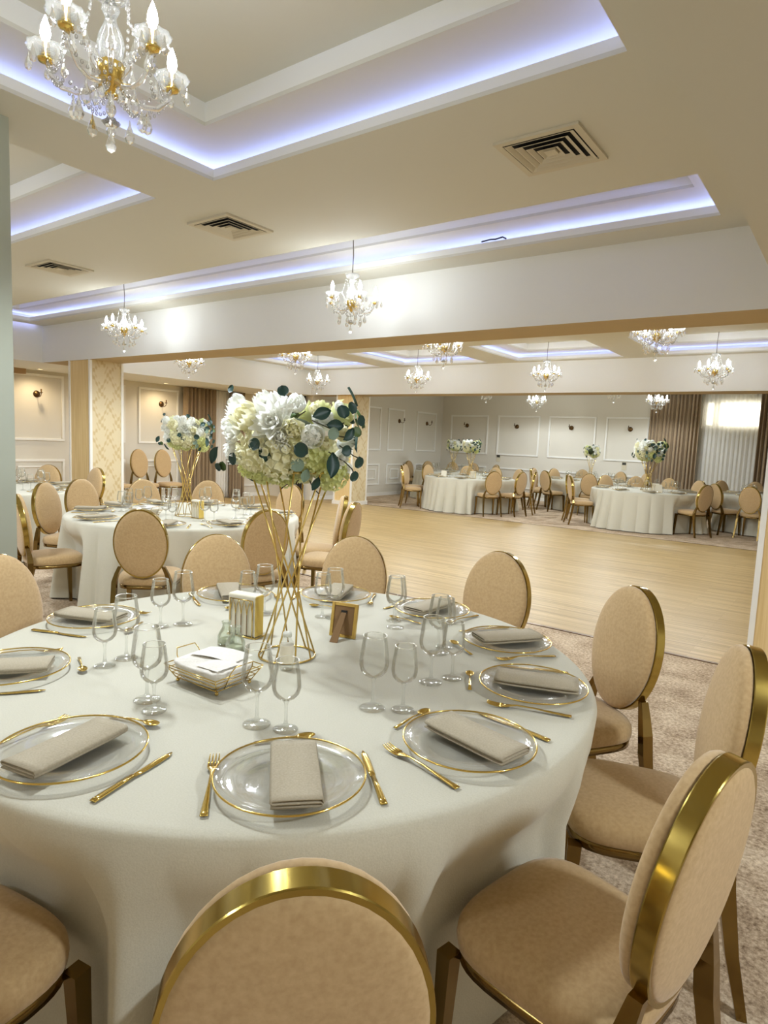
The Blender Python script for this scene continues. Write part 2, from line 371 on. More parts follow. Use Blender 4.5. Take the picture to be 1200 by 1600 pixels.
# ------------------------------------------------------------------ curtains
def curtain(name, label, axis, plane, a0, a1, z0, z1, M, folds, amp, grp=None, seed=1, gather=0.0):
    rnd = random.Random(seed); ph = [rnd.uniform(0, 6.28) for _ in range(4)]
    def fn(u_, v_):
        s_ = a0+(a1-a0)*u_; z = z1+(z0-z1)*v_
        s_ += gather*(v_)*(u_-0.5)
        off = amp*(math.sin(2*PI*folds*u_+ph[0])+0.35*math.sin(2*PI*folds*2.3*u_+ph[1]+v_))*(0.75+0.35*v_)+amp*1.4
        return (s_, plane-off, z) if axis == 'x' else (plane+off, s_, z)
    b = MB().grid(fn, int(folds*12), 10); o = obj(name, b, M); sd = o.modifiers.new('cloth', 'SOLIDIFY'); sd.thickness = 0.006
    return tag(o, label, 'curtain', grp)
curtain('curtain', 'long taupe curtain left of the bright sheer voile on the far wall', 'x', YF-0.1, -4.36, -3.2, 0.02, 2.98, CURT, 13, 0.045, None, 3)
curtain('curtain', 'long taupe curtain right of the bright sheer voile, at the right edge', 'x', YF-0.1, -1.95, -0.9, 0.02, 2.98, CURT, 12, 0.045, None, 4)
curtain('sheer_curtain', 'white sheer voile curtain over the lit window on the far wall', 'x', YF-0.025, -3.3, -1.85, 0.02, 2.98, SHEER, 15, 0.016, None, 5)
curtain('curtain', 'taupe curtain on the left wall, left of the pale voile', 'y', XL+0.1, 8.76, 9.62, 0.02, 2.49, CURT, 8, 0.055, None, 6)
curtain('curtain', 'taupe curtain on the left wall, between pale voile and white bouquet', 'y', XL+0.1, 10.02, 10.42, 0.02, 2.49, CURT, 4, 0.055, None, 7)
curtain('sheer_curtain', 'pale voile curtain between two taupe curtains on the left wall', 'y', XL, 9.56, 10.08, 0.02, 2.49, LINER, 6, 0.03, None, 8)
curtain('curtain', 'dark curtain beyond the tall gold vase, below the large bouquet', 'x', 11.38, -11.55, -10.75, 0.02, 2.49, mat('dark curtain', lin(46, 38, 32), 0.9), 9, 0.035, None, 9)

# ------------------------------------------------------------------ ceiling vents
def make_vent():
    root = thing('ceiling_vent', 'vent', 'vent'); L = 0.225
    f = MB(); wd = 0.035
    for (p, q, s_, u_) in ((-L, L, -L, -L+wd), (-L, L, L-wd, L), (-L, -L+wd, -L+wd, L-wd), (L-wd, L, -L+wd, L-wd)): f.box(p, q, s_, u_, -0.014, 0.0)
    obj('frame', f, LOUV, root)
    obj('duct', MB().box(-L+wd, L-wd, -L+wd, L-wd, -0.002, 0.0), DUCT, root)
    for i in range(4):
        a = L-wd-0.006-i*0.042; b = a-0.024; lv = MB()
        o = [(-a, -a, -0.016), (a, -a, -0.016), (a, a, -0.016), (-a, a, -0.016)]; n = [(-b, -b, -0.003), (b, -b, -0.003), (b, b, -0.003), (-b, b, -0.003)]
        # flared ring: wide at the bottom, narrow at the top
        k = 0.006
        o2 = [(x*(1-k/a), y*(1-k/a), -0.016) for x, y, z in o]; 
        lv.loft([n, o, o2, [(x*0.97, y*0.97, -0.004) for x, y, z in n]], True, False, False)
        obj('louvre', lv, LOUV, root)
    obj('centre_plate', MB().box(-0.03, 0.03, -0.03, 0.03, -0.016, -0.003), LOUV, root)
    return root
vent = FirstUse(make_vent())
vent.put('square ceiling vent, the largest, right of the other two', (-1.46, 3.335, ZC), 0, 'square ceiling vents')
vent.put('square ceiling vent in the middle, left above the hanging chandeliers', (-3.98, 3.32, ZC), 0, 'square ceiling vents')
vent.put('square ceiling vent beside the left column, smallest of three', (-6.5, 3.31, ZC), 0, 'square ceiling vents')
tag(obj('cable', MB().tube([(-2.62, 4.74, 3.132), (-2.55, 4.75, 3.142), (-2.5, 4.745, 3.136), (-2.44, 4.75, 3.146), (-2.41, 4.755, 3.13)], 0.006), BLACK), 'short black cable end on the lip of the long ceiling tray', 'cable')

# ------------------------------------------------------------------ wall sconces, switches
def make_sconce():
    r_ = thing('wall_sconce', 's', 'wall lamp')       # local +y = out of the wall
    b = MB(); prof = [(0.001, 0.0), (0.062, 0.0), (0.062, 0.008), (0.05, 0.02), (0.025, 0.034), (0.001, 0.038)]
    rings = [[(p*math.cos(2*PI*j/20), z, p*math.sin(2*PI*j/20)) for j in range(20)] for p, z in prof]; b.loft(rings)
    obj('wall_plate', b, BRASS, r_)
    obj('arm', MB().tube([(0, 0.03, -0.01), (0, 0.07, -0.045), (0, 0.12, -0.05), (0, 0.16, -0.03), (0, 0.175, 0.01)], 0.007), BRASS, r_)
    c = obj('candle_cup', MB().lathe([(0.006, 0), (0.026, 0.01), (0.03, 0.018), (0.012, 0.02), (0.012, 0.075), (0.001, 0.078)], 12, (0, 0.175, 0.01)), BRASS, r_)
    return r_
sco = FirstUse(make_sconce())
G = 'brass wall sconces'
sco.put('brass wall sconce left of the damask pillar, at the left edge', (XL, 5.71, 2.08), -PI/2, G)
sco.put('brass wall sconce in the panel beside the taupe curtain, left wall', (XL, 8.30, 2.08), -PI/2, G)
sco.put('brass sconce on the left wall, nearer of two by the room corner', (XL2, 14.98, 2.08), -PI/2, G)
sco.put('brass sconce on the left wall, second one nearest the room corner', (XL2, 16.42, 2.08), -PI/2, G)
for x, s_ in ((-9.69, 'far wall sconce in the panel above the two bouquets'), (-8.05, 'far wall sconce, second from the room corner'), (-6.44, 'far wall sconce in the middle of the far wall'), (-4.87, 'far wall sconce in the panel left of the taupe curtain')):
    sco.put('brass '+s_, (x, YF, 2.08), PI, G)
def make_switch():
    r_ = thing('switch_plate', 's', 'switch'); obj('plate', MB().box(-0.06, 0.06, -0.012, 0, -0.11, 0.11), PLATE, r_); obj('dark_rocker', MB().box(-0.05, 0.05, -0.02, -0.012, 0.02, 0.085), mat('dark rocker', lin(60, 58, 50), 0.4), r_); return r_
swi = FirstUse(make_switch())
swi.put('small switch plate on the far wall, near the left far table', (-8.58, YF, 1.15), 0); swi.put('small switch plate on the far wall, left of the taupe curtain', (-4.95, YF, 1.13), 0)

# ------------------------------------------------------------------ chandeliers
def dish_mb(c):
    b = MB(); b.lathe([(0.008, -0.012), (0.03, -0.006), (0.052, 0.012), (0.058, 0.026), (0.055, 0.028), (0.048, 0.014), (0.026, 0.0), (0.008, -0.004)], 20, c, 10, 0.05); return b
def drop_mb(s_=1.0):
    b = MB(); b.lathe([(0.0005, 0), (0.002*s_, -0.006*s_), (0.0035*s_, -0.016*s_), (0.010*s_, -0.034*s_), (0.0125*s_, -0.044*s_), (0.009*s_, -0.054*s_), (0.0005, -0.060*s_)], 8)
    for p in range(len(b.sm)): b.sm[p] = False
    return b
def chain_mb(pts, r_=0.0055, step=0.017):
    b = MB(); P = [Vector(p) for p in pts]; d = 0.0
    for i in range(len(P)-1):
        seg = (P[i+1]-P[i]).length; n = max(1, round(seg/step))
        for k in range(n): b.ball(P[i].lerp(P[i+1], k/n), r_, 6, 4, 1.3)
    return b
def sag(a, c, dz, n=7):
    a, c = Vector(a), Vector(c); return [a.lerp(c, i/n)-Vector((0, 0, dz*4*(i/n)*(1-i/n))) for i in range(n+1)]
RA = 0.205                      # arm reach
def pol(r_, a, z): return (r_*math.cos(a), r_*math.sin(a), z)
ARMP = [(0.03, -0.02), (0.07, -0.045), (0.11, -0.055), (0.155, -0.045), (0.19, -0.01), (RA, 0.035)]
def chandelier(detailed):
    """origin = middle of the gilt hub; arms end 0.035 above it"""
    CR = CRYS if detailed else CRYSL
    root = thing('chandelier', 'c', 'chandelier')
    obj('cord', MB().tube([(0, 0, 0.27), (0.004, 0, 0.42), (-0.004, 0.002, 0.55), (0, 0, 0.655)], 0.0045), CORD, root)
    obj('canopy', MB().lathe([(0.001, 0.62), (0.03, 0.625), (0.05, 0.65), (0.05, 0.656), (0.001, 0.656)], 16), GOLD, root)
    obj('top_dish', MB().lathe([(0.006, 0.225), (0.03, 0.228), (0.055, 0.245), (0.06, 0.262), (0.056, 0.264), (0.03, 0.24), (0.006, 0.236)], 20, (0, 0, 0), 10, 0.05), CR, root)
    obj('stem', MB().lathe([(0.012, 0.045), (0.03, 0.05), (0.036, 0.07), (0.042, 0.10), (0.036, 0.13), (0.022, 0.16), (0.016, 0.18), (0.026, 0.20), (0.028, 0.21), (0.014, 0.228), (0.008, 0.275)], 16, (0, 0, 0), 8, 0.05), CR, root)
    obj('hub', MB().lathe([(0.004, -0.05), (0.012, -0.046), (0.016, -0.03), (0.034, -0.012), (0.04, 0.015), (0.042, 0.04), (0.034, 0.046), (0.01, 0.048)], 20, (0, 0, 0), 10, 0.04), GOLD, root)
    obj('finial', MB().tube([(0, 0, -0.05), (0, 0, -0.13)], 0.003).ball((0, 0, -0.135), 0.018).lathe([(0.02, -0.15), (0.03, -0.14), (0.012, -0.155), (0.003, -0.15)], 12), CR, root)
    loose = MB(); dm = drop_mb(); dml = drop_mb(1.35); dme = None
    def drop(p, big=False):
        nonlocal dme
        if detailed:
            if dme is None: dme = [drop_mb().mesh('crystal_drop', CR), drop_mb(1.35).mesh('crystal_drop', CR)]
            link('crystal_drop', dme[1 if big else 0], root, p)
        else: loose.merge(dml if big else dm, Matrix.Translation(p))
    def chain(pts):
        if detailed: obj('bead_chain', chain_mb(pts), CR, root)
        else: loose.add2(*(lambda c: (c.v, c))(chain_mb(pts, 0.006, 0.03)))
    drop((0, 0, -0.155), True)
    for i in range(5):
        a = 2*PI*i/5+0.42
        arm = obj('arm', MB().tube([pol(r_, a, z) for r_, z in ARMP], [0.009, 0.009, 0.0085, 0.008, 0.0075, 0.0075], 8), CR, root)
        tip = Vector(pol(RA, a, 0.05))
        obj('drip_dish', dish_mb(tip), CR, arm)
        obj('gilt_cup', MB().lathe([(0.004, -0.026), (0.022, -0.02), (0.026, -0.012), (0.014, -0.008), (0.012, 0.04), (0.004, 0.042)], 14, tip), GOLD, arm)
        obj('bulb', MB().lathe([(0.004, 0.04), (0.011, 0.046), (0.0165, 0.066), (0.014, 0.088), (0.006, 0.110), (0.001, 0.122)], 8, tip), BULBM, arm)
        a2 = a+PI/5
        obj('scroll', MB().tube([pol(0.03, a2, 0.0), pol(0.055, a2, 0.03), pol(0.062, a2, 0.07), pol(0.085, a2, 0.105), pol(0.112, a2, 0.108), pol(0.115, a2, 0.088)], [0.009, 0.009, 0.008, 0.007, 0.006, 0.003], 8), CR, root)
        for k in range(5): q = a+2*PI*k/5; drop(tip+Vector((0.055*math.cos(q), 0.055*math.sin(q), 0.01)))
        drop(pol(0.115, a2, 0.085)); drop(pol(0.12, a, -0.06), True); drop(pol(0.10, a2, -0.085), True)
        nx = Vector(pol(RA, a+2*PI/5, 0.05))
        chain(sag(pol(0.058, a, 0.25), pol(0.10, a, -0.03) if False else pol(0.085, a2, 0.1), 0.01))
        chain(sag(tip+Vector((0, 0, 0.0)), nx, 0.09, 9)); chain(sag(pol(0.035, a, -0.02), pol(0.14, a2, -0.045), 0.04)); chain(sag(pol(0.14, a2, -0.045), pol(0.19, a, -0.01), 0.03))
    sl = bpy.data.lights.new('chandelier_light', 'SPOT'); sl.energy = SPOT; sl.color = FILLC; sl.spot_size = math.radians(178); sl.spot_blend = 0.35; sl.shadow_soft_size = 0.12
    link('chandelier_light', sl, root, (0, 0, -0.24))
    if not detailed: obj('crystal_drops', loose, CR, root)['kind'] = 'stuff'
    return root
ch = chandelier(True); ch.location = (-2.10, 1.245, 2.655); ch.rotation_euler = (0, 0, 0.923)
dim(ch, 0.85); tag(ch, 'large crystal chandelier at the top left, nearest the camera', 'chandelier', 'crystal chandeliers')
chl = FirstUse(chandelier(False)); G = 'crystal chandeliers'
chl.put('crystal chandelier hanging centrally from the long ceiling tray before the first beam', (-3.665, 4.39, 2.655), 0.3, G)
chl.put('crystal chandelier hanging from the long ceiling tray, near the left column', (-7.14, 4.39, 2.655), 0.9, G)
XMC = (-9.28, -6.78, -4.25, -1.76)
for x, s_ in zip(XMC, ('partly hidden by the first beam, leftmost of its row', 'partly hidden by the first beam, above the large bouquet', 'partly hidden by the first beam, above the dance floor', 'partly hidden by the first beam, rightmost of its row')):
    dim(chl.put('crystal chandelier '+s_, (x, 6.9, 2.655), x, G), 0.66)
for x, s_ in zip(XMC, ('leftmost in the row before the second beam', 'second from left before the second beam', 'third from left before the second beam', 'rightmost in the row before the second beam')):
    dim(chl.put('crystal chandelier '+s_, (x, 10.1, 2.655), 2*x, G), 0.62)
for x, y, s_ in ((-5.21, 1.245, 'in the tray left of the left column'), (-8.3, 1.245, 'in the tray by the left wall'), (1.75, 1.3, 'right of the beam above the camera'), (-2.1, -1.9, 'behind the camera')):
    dim(chl.put('crystal chandelier '+s_, (x, y, 2.655), x, G), 0.35 if y < 0 else (1.35 if x > 0 else 1.0))
for x, y, s_ in ((-7.05, 13.4, 'just below the second beam, above the two far bouquets'), (-4.15, 13.4, 'just below the second beam, left of the far right one'), (-6.85, 15.8, 'lit below the second beam, in the middle of the far room'), (-3.9, 15.8, 'lit below the second beam, beside the taupe curtain top')):
    dim(chl.put('crystal chandelier '+s_, (x, y, 2.655 if y > 14 else 2.71), 3*x, G), 0.6)

# recessed warm downlights in the underside of the alcove soffit
def make_downlight():
    r_ = thing('downlight', 'd', 'downlight'); obj('trim_ring', MB().torus(0.045, 0.006, 24, 6, (0, 0, -0.003)), TRIMW, r_)
    obj('lens', MB().lathe([(0.001, -0.002), (0.04, -0.002), (0.04, -0.0005), (0.001, -0.0005)], 16), emit('warm lens', (1.0, 0.78, 0.45), 12.0), r_)
    l_ = bpy.data.lights.new('downlight_lamp', 'SPOT'); l_.energy = 26.0; l_.color = (1.0, 0.80, 0.52); l_.spot_size = math.radians(150); l_.spot_blend = 0.8; l_.shadow_soft_size = 0.05
    link('downlight_lamp', l_, r_, (0, 0, -0.02)); return r_
dl = FirstUse(make_downlight())
for y, s_ in ((5.6, 'before the first beam'), (8.15, 'above the tall chair pair'), (10.6, 'beyond the voile')): dl.put('small warm downlight in the alcove soffit '+s_, (-11.72, y, ZB), 0, 'alcove downlights')

# ------------------------------------------------------------------ chairs (seat faces local +y, back at -y)
def sup(u_, e): return math.copysign(abs(u_)**e, u_)
def make_chair(tall=0.0, name='dining_chair'):
    root = thing(name, 'c', 'chair')
    zc, A, B = 0.722+tall, 0.183, 0.248+tall*0.25; tilt = 0.14; yb = -0.235
    def bp(x, d, z):                     # back plane coordinates: d forward, z up from the oval centre
        return (x, yb+d*math.cos(tilt)-z*math.sin(tilt), zc+z*math.cos(tilt)+d*math.sin(tilt))
    N = 40
    def pad(prof):
        return MB().loft([[bp(A*k*math.cos(2*PI*j/N), d, B*k*math.sin(2*PI*j/N)) for j in range(N)] for k, d in prof], True, True)
    obj('backrest', pad([(0.9, 0.008), (0.992, 0.010), (1.002, 0.018), (0.998, 0.026), (0.975, 0.034), (0.93, 0.040), (0.8, 0.047), (0.55, 0.052), (0.25, 0.054), (0.02, 0.055)]), FAB, root)
    obj('back_panel', pad([(0.02, -0.040), (0.3, -0.0395), (0.6, -0.038), (0.82, -0.035), (0.93, -0.031), (0.975, -0.026), (0.985, -0.020), (0.9, -0.016)]), FAB, root)
    band = MB(); RG = lambda k, d: [bp(A*k*math.cos(2*PI*j/64), d, B*k*math.sin(2*PI*j/64)) for j in range(64)]
    for q in (((0.95, -0.026), (1.014, -0.027)), ((1.014, -0.027), (1.02, -0.0245)), ((1.02, -0.0245), (1.02, 0.0075)), ((1.02, 0.0075), (1.014, 0.010)), ((1.014, 0.010), (0.95, 0.009))): band.loft([RG(*q[0]), RG(*q[1])], True, False)
    obj('back_frame', band, BRONZE, root)
    # seat cushion: rounded trapezoid
    def outline(k, z, n=44):
        pts = []
        for j in range(n):
            a = 2*PI*j/n; x = sup(math.cos(a), 0.56); y = sup(math.sin(a), 0.56)
            hw = 0.207+0.014*y; pts.append((x*hw*k, y*0.21*k, z))
        return pts
    s_ = MB().loft([outline(0.95, 0.408), outline(0.99, 0.415), outline(1.0, 0.435), outline(0.99, 0.455), outline(0.95, 0.470), outline(0.85, 0.480), outline(0.6, 0.487), outline(0.3, 0.490), outline(0.02, 0.491)], True, True)
    obj('seat', s_, FAB, root)
    fr = MB().loft([outline(0.93, 0.382), outline(0.97, 0.382), outline(0.97, 0.410), outline(0.93, 0.410), outline(0.93, 0.382)], True, False)
    obj('seat_frame', fr, LEGDARK, root)
    for sx in (-1, 1):
        b = MB(); q = lambda x, y, z, h: [(sx*x-h, y-h, z), (sx*x+h, y-h, z), (sx*x+h, y+h, z), (sx*x-h, y+h, z)]
        b.loft([q(0.208, 0.190, 0.0, 0.011), q(0.202, 0.182, 0.2, 0.015), q(0.198, 0.176, 0.40, 0.019)], True, True, False); obj('leg', b, LEGDARK, root)
        b = MB(); zt = 0.06+tall*0.75
        q = lambda x, y, z, hx, hy: [(sx*x-hx, y-hy, z), (sx*x+hx, y-hy, z), (sx*x+hx, y+hy, z), (sx*x-hx, y+hy, z)]
        b.loft([q(0.205, -0.285, 0.0, 0.011, 0.013), q(0.198, -0.245, 0.18, 0.014, 0.017), q(0.192, -0.218, 0.36, 0.017, 0.021), q(0.190, -0.212, 0.44+tall*0.5, 0.016, 0.021), q(0.172, -0.215, 0.50+tall*0.75, 0.014, 0.018), q(0.148, -0.222, 0.555+tall, 0.012, 0.014)], True, True, False); obj('leg', b, LEGDARK, root)
    return root
chair = FirstUse(make_chair()); DENT = {}
def seat_at(c, deg, r_, label, group, turn=0.0):
    a = math.radians(deg); rr = r_-0.268
    key = [k for k in TC if TC[k] == c][0]; DENT.setdefault(key, []).append((a, rr-0.215))
    return chair.put(label, (c[0]+rr*math.cos(a), c[1]+rr*math.sin(a), 0.0), a+PI/2+turn, group)
# ------------------------------------------------------------------ round tables
TC = {'front': (-1.55, 1.564), 'second': (-5.02, 3.72), 'left': (-8.38, 3.42), 'fl': (-7.25, 13.2), 'fb': (-9.0, 15.4), 'fm': (-5.35, 15.9), 'fr': (-3.4, 13.5), 'fe': (-1.25, 14.75)}
ZT = 0.751; RT = 1.04
def cloth_mb(seed, nf, amp, flare, dents=(), n=720):
    rnd = random.Random(seed); b = MB(); rings = []; ZC_ = ZT-0.001
    ph = [rnd.uniform(0, 6.28) for _ in range(4)]
    def fold(a):                         # rounded pleats with sharp valleys, uneven in width and depth
        u_ = nf*0.5*a+1.1*math.sin(a+ph[0])+0.8*math.sin(2*a+ph[1])+0.5*math.sin(5*a+ph[2])
        return abs(math.sin(u_))**0.62*(0.62+0.38*math.sin(3*a+ph[3]+0.7*math.sin(7*a)))
    F = [fold(2*PI*j/n) for j in range(n)]; mf = sum(F)/n
    ring = lambda r_, z: [(r_*math.cos(2*PI*j/n), r_*math.sin(2*PI*j/n), z) for j in range(n)]
    for r_, z in ((0.01, ZC_), (0.5, ZC_), (0.9, ZC_), (RT-0.03, ZC_), (RT-0.01, ZC_-0.002), (RT-0.002, ZC_-0.009), (RT+0.003, ZC_-0.02)): rings.append(ring(r_, z))
    for k in range(1, 13):
        t_ = k/12; z = ZC_-0.02-(ZC_-0.035)*t_; g = t_**0.7
        row = []
        for j in range(n):
            a = 2*PI*j/n; r_ = RT+0.003+flare*t_+amp*g*(F[j]-mf)+0.006*t_*math.sin(7*a+seed)
            for da, dr in dents:             # the cloth is pressed in by the seat of a chair pushed up to it
                e = (a-da+PI) % (2*PI)-PI
                if abs(e) < 0.4:
                    lim = dr/max(0.3, math.cos(e))-0.02; w_ = max(0.0, min(1.0, (0.33-abs(e))/0.11)); w_ *= max(0.0, min(1.0, (0.71-z)/0.22)); w_ = w_*w_*(3-2*w_)
                    if lim < r_: r_ += (lim-r_)*w_
            row.append((r_*math.cos(a), r_*math.sin(a), z))
        rings.append(row)
    b.loft(rings, True, False); b.f.append(tuple(range(n-1, -1, -1))); b.sm.append(False)
    return b
# chairs at the front table
G = 'beige oval-back chairs at the front table'
ANG = [-44.0, -12.0, 20.5, 51.5, 85.0, 118.7, 151.5, -163.5, -124.0, -80.0]
for d, r_, l in ((-44.1, 1.45, 'beige oval-back chair with shiny gold rim, at the bottom centre, seen from behind'), (-12.3, 1.44, 'beige oval-back chair at bottom right, whole seat and gold rim in view'),
        (20.2, 1.445, 'beige oval-back chair cut by the right edge, behind the bottom right one'), (51.1, 1.41, 'beige oval-back chair right of the front table, standing clear on carpet'),
        (85.1, 1.43, 'beige oval-back chair behind the front table against the dance floor'), (119.0, 1.40, 'beige chair back behind the front table, right of the tall gold vase'),
        (151.0, 1.365, 'beige chair back behind the front table, left of the tall gold vase'), (-162.7, 1.36, 'beige chair back cut by the left edge, below the column'),
        (-80.5, 1.43, 'beige chair at the bottom left, only its seat in view')):
    seat_at(TC['front'], d, r_, l, G)
G = 'beige oval-back chairs at the second table'
for d, r_, l in ((-47.8, 1.57, 'brown-looking oval chair back centred before the second table'), (-15.8, 1.61, 'brown-looking oval chair back behind the rods of the tall vase'),
        (41.5, 1.48, 'gold-rimmed chair seen edge-on right of the second table, farther of two'), (20.5, 1.66, 'gold-rimmed chair seen edge-on right of the second table, nearer of two'),
        (95.3, 1.54, 'beige chair back beyond the second table, seen through the vase rods'), (133.7, 1.40, 'beige chair back beyond the second table, right of its gold vase'),
        (163, 1.40, 'beige chair back beyond the second table, below the damask pillar'), (-174, 1.60, 'beige chair left of the second table, second from the column'),
        (-150.5, 1.44, 'beige chair with bright gold rim left of the second table'), (-102, 1.42, 'beige chair seen edge-on beside the left column, its seat facing the second table')):
    seat_at(TC['second'], d, r_, l, G)
G = 'beige oval-back chairs at the left table'
for d, r_, l in ((92, 1.36, 'beige chair back in front of the wood pillar, above the second table'), (128, 1.38, 'chair back behind wine glasses on the left table, by the wall'), (55, 1.45, 'chair at the right of the left table, below the pillar')):
    if d != 55: seat_at(TC['left'], d, r_, l, G)
tall = FirstUse(make_chair(0.13, 'tall_chair')); G = 'tall oval-back chairs along the left wall'
for y, l in ((7.38, 'tall oval-back chair by the left wall, left of a pair'), (7.92, 'tall oval-back chair by the left wall, right of a pair'), (6.80, 'tall oval-back chair by the left wall, half hidden by the damask pillar')):
    tall.put(l, (-11.25, y, 0), -PI/2, G)
# chairs around the far tables, labelled by order from the left
FAR = {'fl': ([(193, 1.64), (166, 1.45), (220, 1.60), (-40, 1.42), (-12, 1.48), (16, 1.50), (62, 1.42), (92, 1.42), (122, 1.42)], 'left far table'),
       'fb': ([(-178, 1.45), (152, 1.42), (121, 1.42), (95, 1.42), (60, 1.42)], 'far corner table'),
       'fm': ([(-118, 1.42), (-72, 1.42), (150, 1.42), (117, 1.42), (76, 1.42), (-150, 1.46), (180, 1.5), (40, 1.42)], 'middle far table'),
       'fr': ([(-146, 1.52), (-173, 1.56), (141, 1.42), (113, 1.42), (85, 1.42), (57, 1.42), (-30, 1.42)], 'right far table'),
       'fe': ([(-131, 1.42), (-102, 1.42), (-73, 1.42), (143, 1.42), (112, 1.42)], 'far right-edge table')}
for k, (lst, nm) in FAR.items():
    ps = []
    for d, r_ in lst:
        a = math.radians(d); ps.append((screen((TC[k][0]+r_*math.cos(a), TC[k][1]+r_*math.sin(a), 0.72)), d, r_))
    for i, (u_, d, r_) in enumerate(sorted(ps)):
        seat_at(TC[k], d, r_, 'beige oval-back chair, %s from the left around the %s' % (ordinal(i), nm), 'chairs around the far tables')
def cloth(key, label, seed, nf, amp, flare, grp='ivory tablecloths on the round tables'):
    o = obj('tablecloth', cloth_mb(seed, nf, amp, flare, DENT.get(key, ())), CLOTH, None, (*TC[key], 0.0)); return tag(o, label, 'tablecloth', grp)
cloth('front', 'ivory tablecloth on the front table, largest, nearest the camera', 11, 20, 0.115, 0.085)
cloth('second', 'ivory tablecloth on the second round table behind the front one', 12, 26, 0.10, 0.085)
cloth('left', 'ivory tablecloth on the table at the left edge before the pillar', 13, 24, 0.09, 0.08)
cloth('fl', 'ivory tablecloth on the left far table beyond the dance floor', 14, 28, 0.135, 0.10)
cloth('fb', 'ivory tablecloth on the far table in the room corner, mostly hidden', 15, 28, 0.12, 0.09)
cloth('fm', 'ivory tablecloth on the middle far table near the far wall', 16, 28, 0.12, 0.09)
cloth('fr', 'ivory tablecloth on the right far table beyond the dance floor', 17, 28, 0.135, 0.10)
cloth('fe', 'ivory tablecloth on the far table at the right edge before the voile', 18, 28, 0.12, 0.09)
# ------------------------------------------------------------------ tableware prototypes (base at z = 0)
def make_charger():
    r_ = thing('charger_plate', 'c', 'plate')
    b = MB().lathe([(0.0005, 0.003), (0.05, 0.003), (0.098, 0.004), (0.106, 0.008), (0.135, 0.0165), (0.165, 0.0225), (0.1655, 0.025), (0.135, 0.0195), (0.107, 0.0115), (0.100, 0.0075), (0.05, 0.0065), (0.0005, 0.0065)], 64)
    obj('dish', b, GLASSP, r_); obj('gold_rim', MB().torus(0.1665, 0.0024, 72, 6, (0, 0, 0.0238)), GOLD, r_); return r_
def make_napkin():
    Wd, L = 0.0525, 0.127; T = 0.0036; prof = []
    def cl(y):                           # centre line of the S-folded strip
        P = []; lay = [0.0, 0.0075, 0.015]
        P += [(-Wd, lay[0]), (0, lay[0]), (Wd-0.004, lay[0])]; P += [(Wd, lay[0]+0.0037), (Wd-0.004, lay[1])]
        P += [(0, lay[1]), (-Wd+0.004, lay[1]), (-Wd, lay[1]+0.0037), (-Wd+0.004, lay[2]), (0, lay[2]+0.0015), (Wd-0.002, lay[2]), (Wd+0.001, lay[2]-0.008)]
        return P
    b = MB(); rings = []
    for i in range(13):
        y = -L+2*L*i/12; P = cl(y); zb = 0.006*(1-(y/L)**2)*0.0-0.004*((y/L)**2)+0.006*abs(y/L)**3; out = []
        top = []; bot = []
        for j, (x, z) in enumerate(P):
            dx = P[min(j+1, len(P)-1)][0]-P[max(j-1, 0)][0]; dz = P[min(j+1, len(P)-1)][1]-P[max(j-1, 0)][1]; q = math.hypot(dx, dz) or 1
            nx, nz = -dz/q*T/2, dx/q*T/2; top.append((x+nx, y, z+nz+zb)); bot.append((x-nx, y, z-nz+zb))
        rings.append(top+bot[::-1])
    b.loft(rings, True, True)
    o = obj('folded_napkin', b, NAP); return tag(o, 'n', 'napkin')
def strip(b, pts, th=0.0022):
    """flat tapered metal strip: (y, half width, z)"""
    rings = [[(-h, y, z), (-h*0.6, y, z+th), (h*0.6, y, z+th), (h, y, z), (h*0.6, y, z-th*0.3), (-h*0.6, y, z-th*0.3)] for y, h, z in pts]; return b.loft(rings)
def make_fork():
    b = MB(); strip(b, [(-0.118, 0.0085, 0.004), (-0.105, 0.0085, 0.0045), (-0.06, 0.006, 0.007), (-0.01, 0.0032, 0.011), (0.035, 0.003, 0.012), (0.05, 0.006, 0.0095), (0.066, 0.0125, 0.007), (0.078, 0.0130, 0.006)], 0.0024)
    for i in range(4):
        x = -0.0108+0.0072*i; b.tube([(x, 0.076, 0.007), (x, 0.095, 0.0065), (x, 0.112, 0.009), (x*0.96, 0.122, 0.0125)], [0.0023, 0.0021, 0.0018, 0.001], 6)
    return tag(obj('fork', b, GOLD), 'f', 'fork')
def make_knife():
    b = MB(); strip(b, [(-0.116, 0.0085, 0.003), (-0.10, 0.0085, 0.0035), (-0.05, 0.007, 0.004), (-0.005, 0.006, 0.004)], 0.004)
    strip(b, [(-0.005, 0.006, 0.004), (0.02, 0.0085, 0.003), (0.07, 0.0095, 0.003), (0.10, 0.008, 0.003), (0.117, 0.002, 0.003)], 0.0015); return tag(obj('knife', b, GOLD), 'k', 'knife')
def make_spoon():
    b = MB(); strip(b, [(-0.085, 0.006, 0.004), (-0.05, 0.0045, 0.006), (-0.01, 0.0025, 0.010), (0.022, 0.0025, 0.009)], 0.002)
    def fn(u_, v_):
        a = 2*PI*v_; return (0.0145*u_*math.sin(a), 0.045+0.024*u_*math.cos(a), 0.002+0.009*u_*u_)
    b.grid(fn, 5, 18); o = obj('spoon', b, GOLD); s_ = o.modifiers.new('thick', 'SOLIDIFY'); s_.thickness = 0.0012; return tag(o, 's', 'spoon')
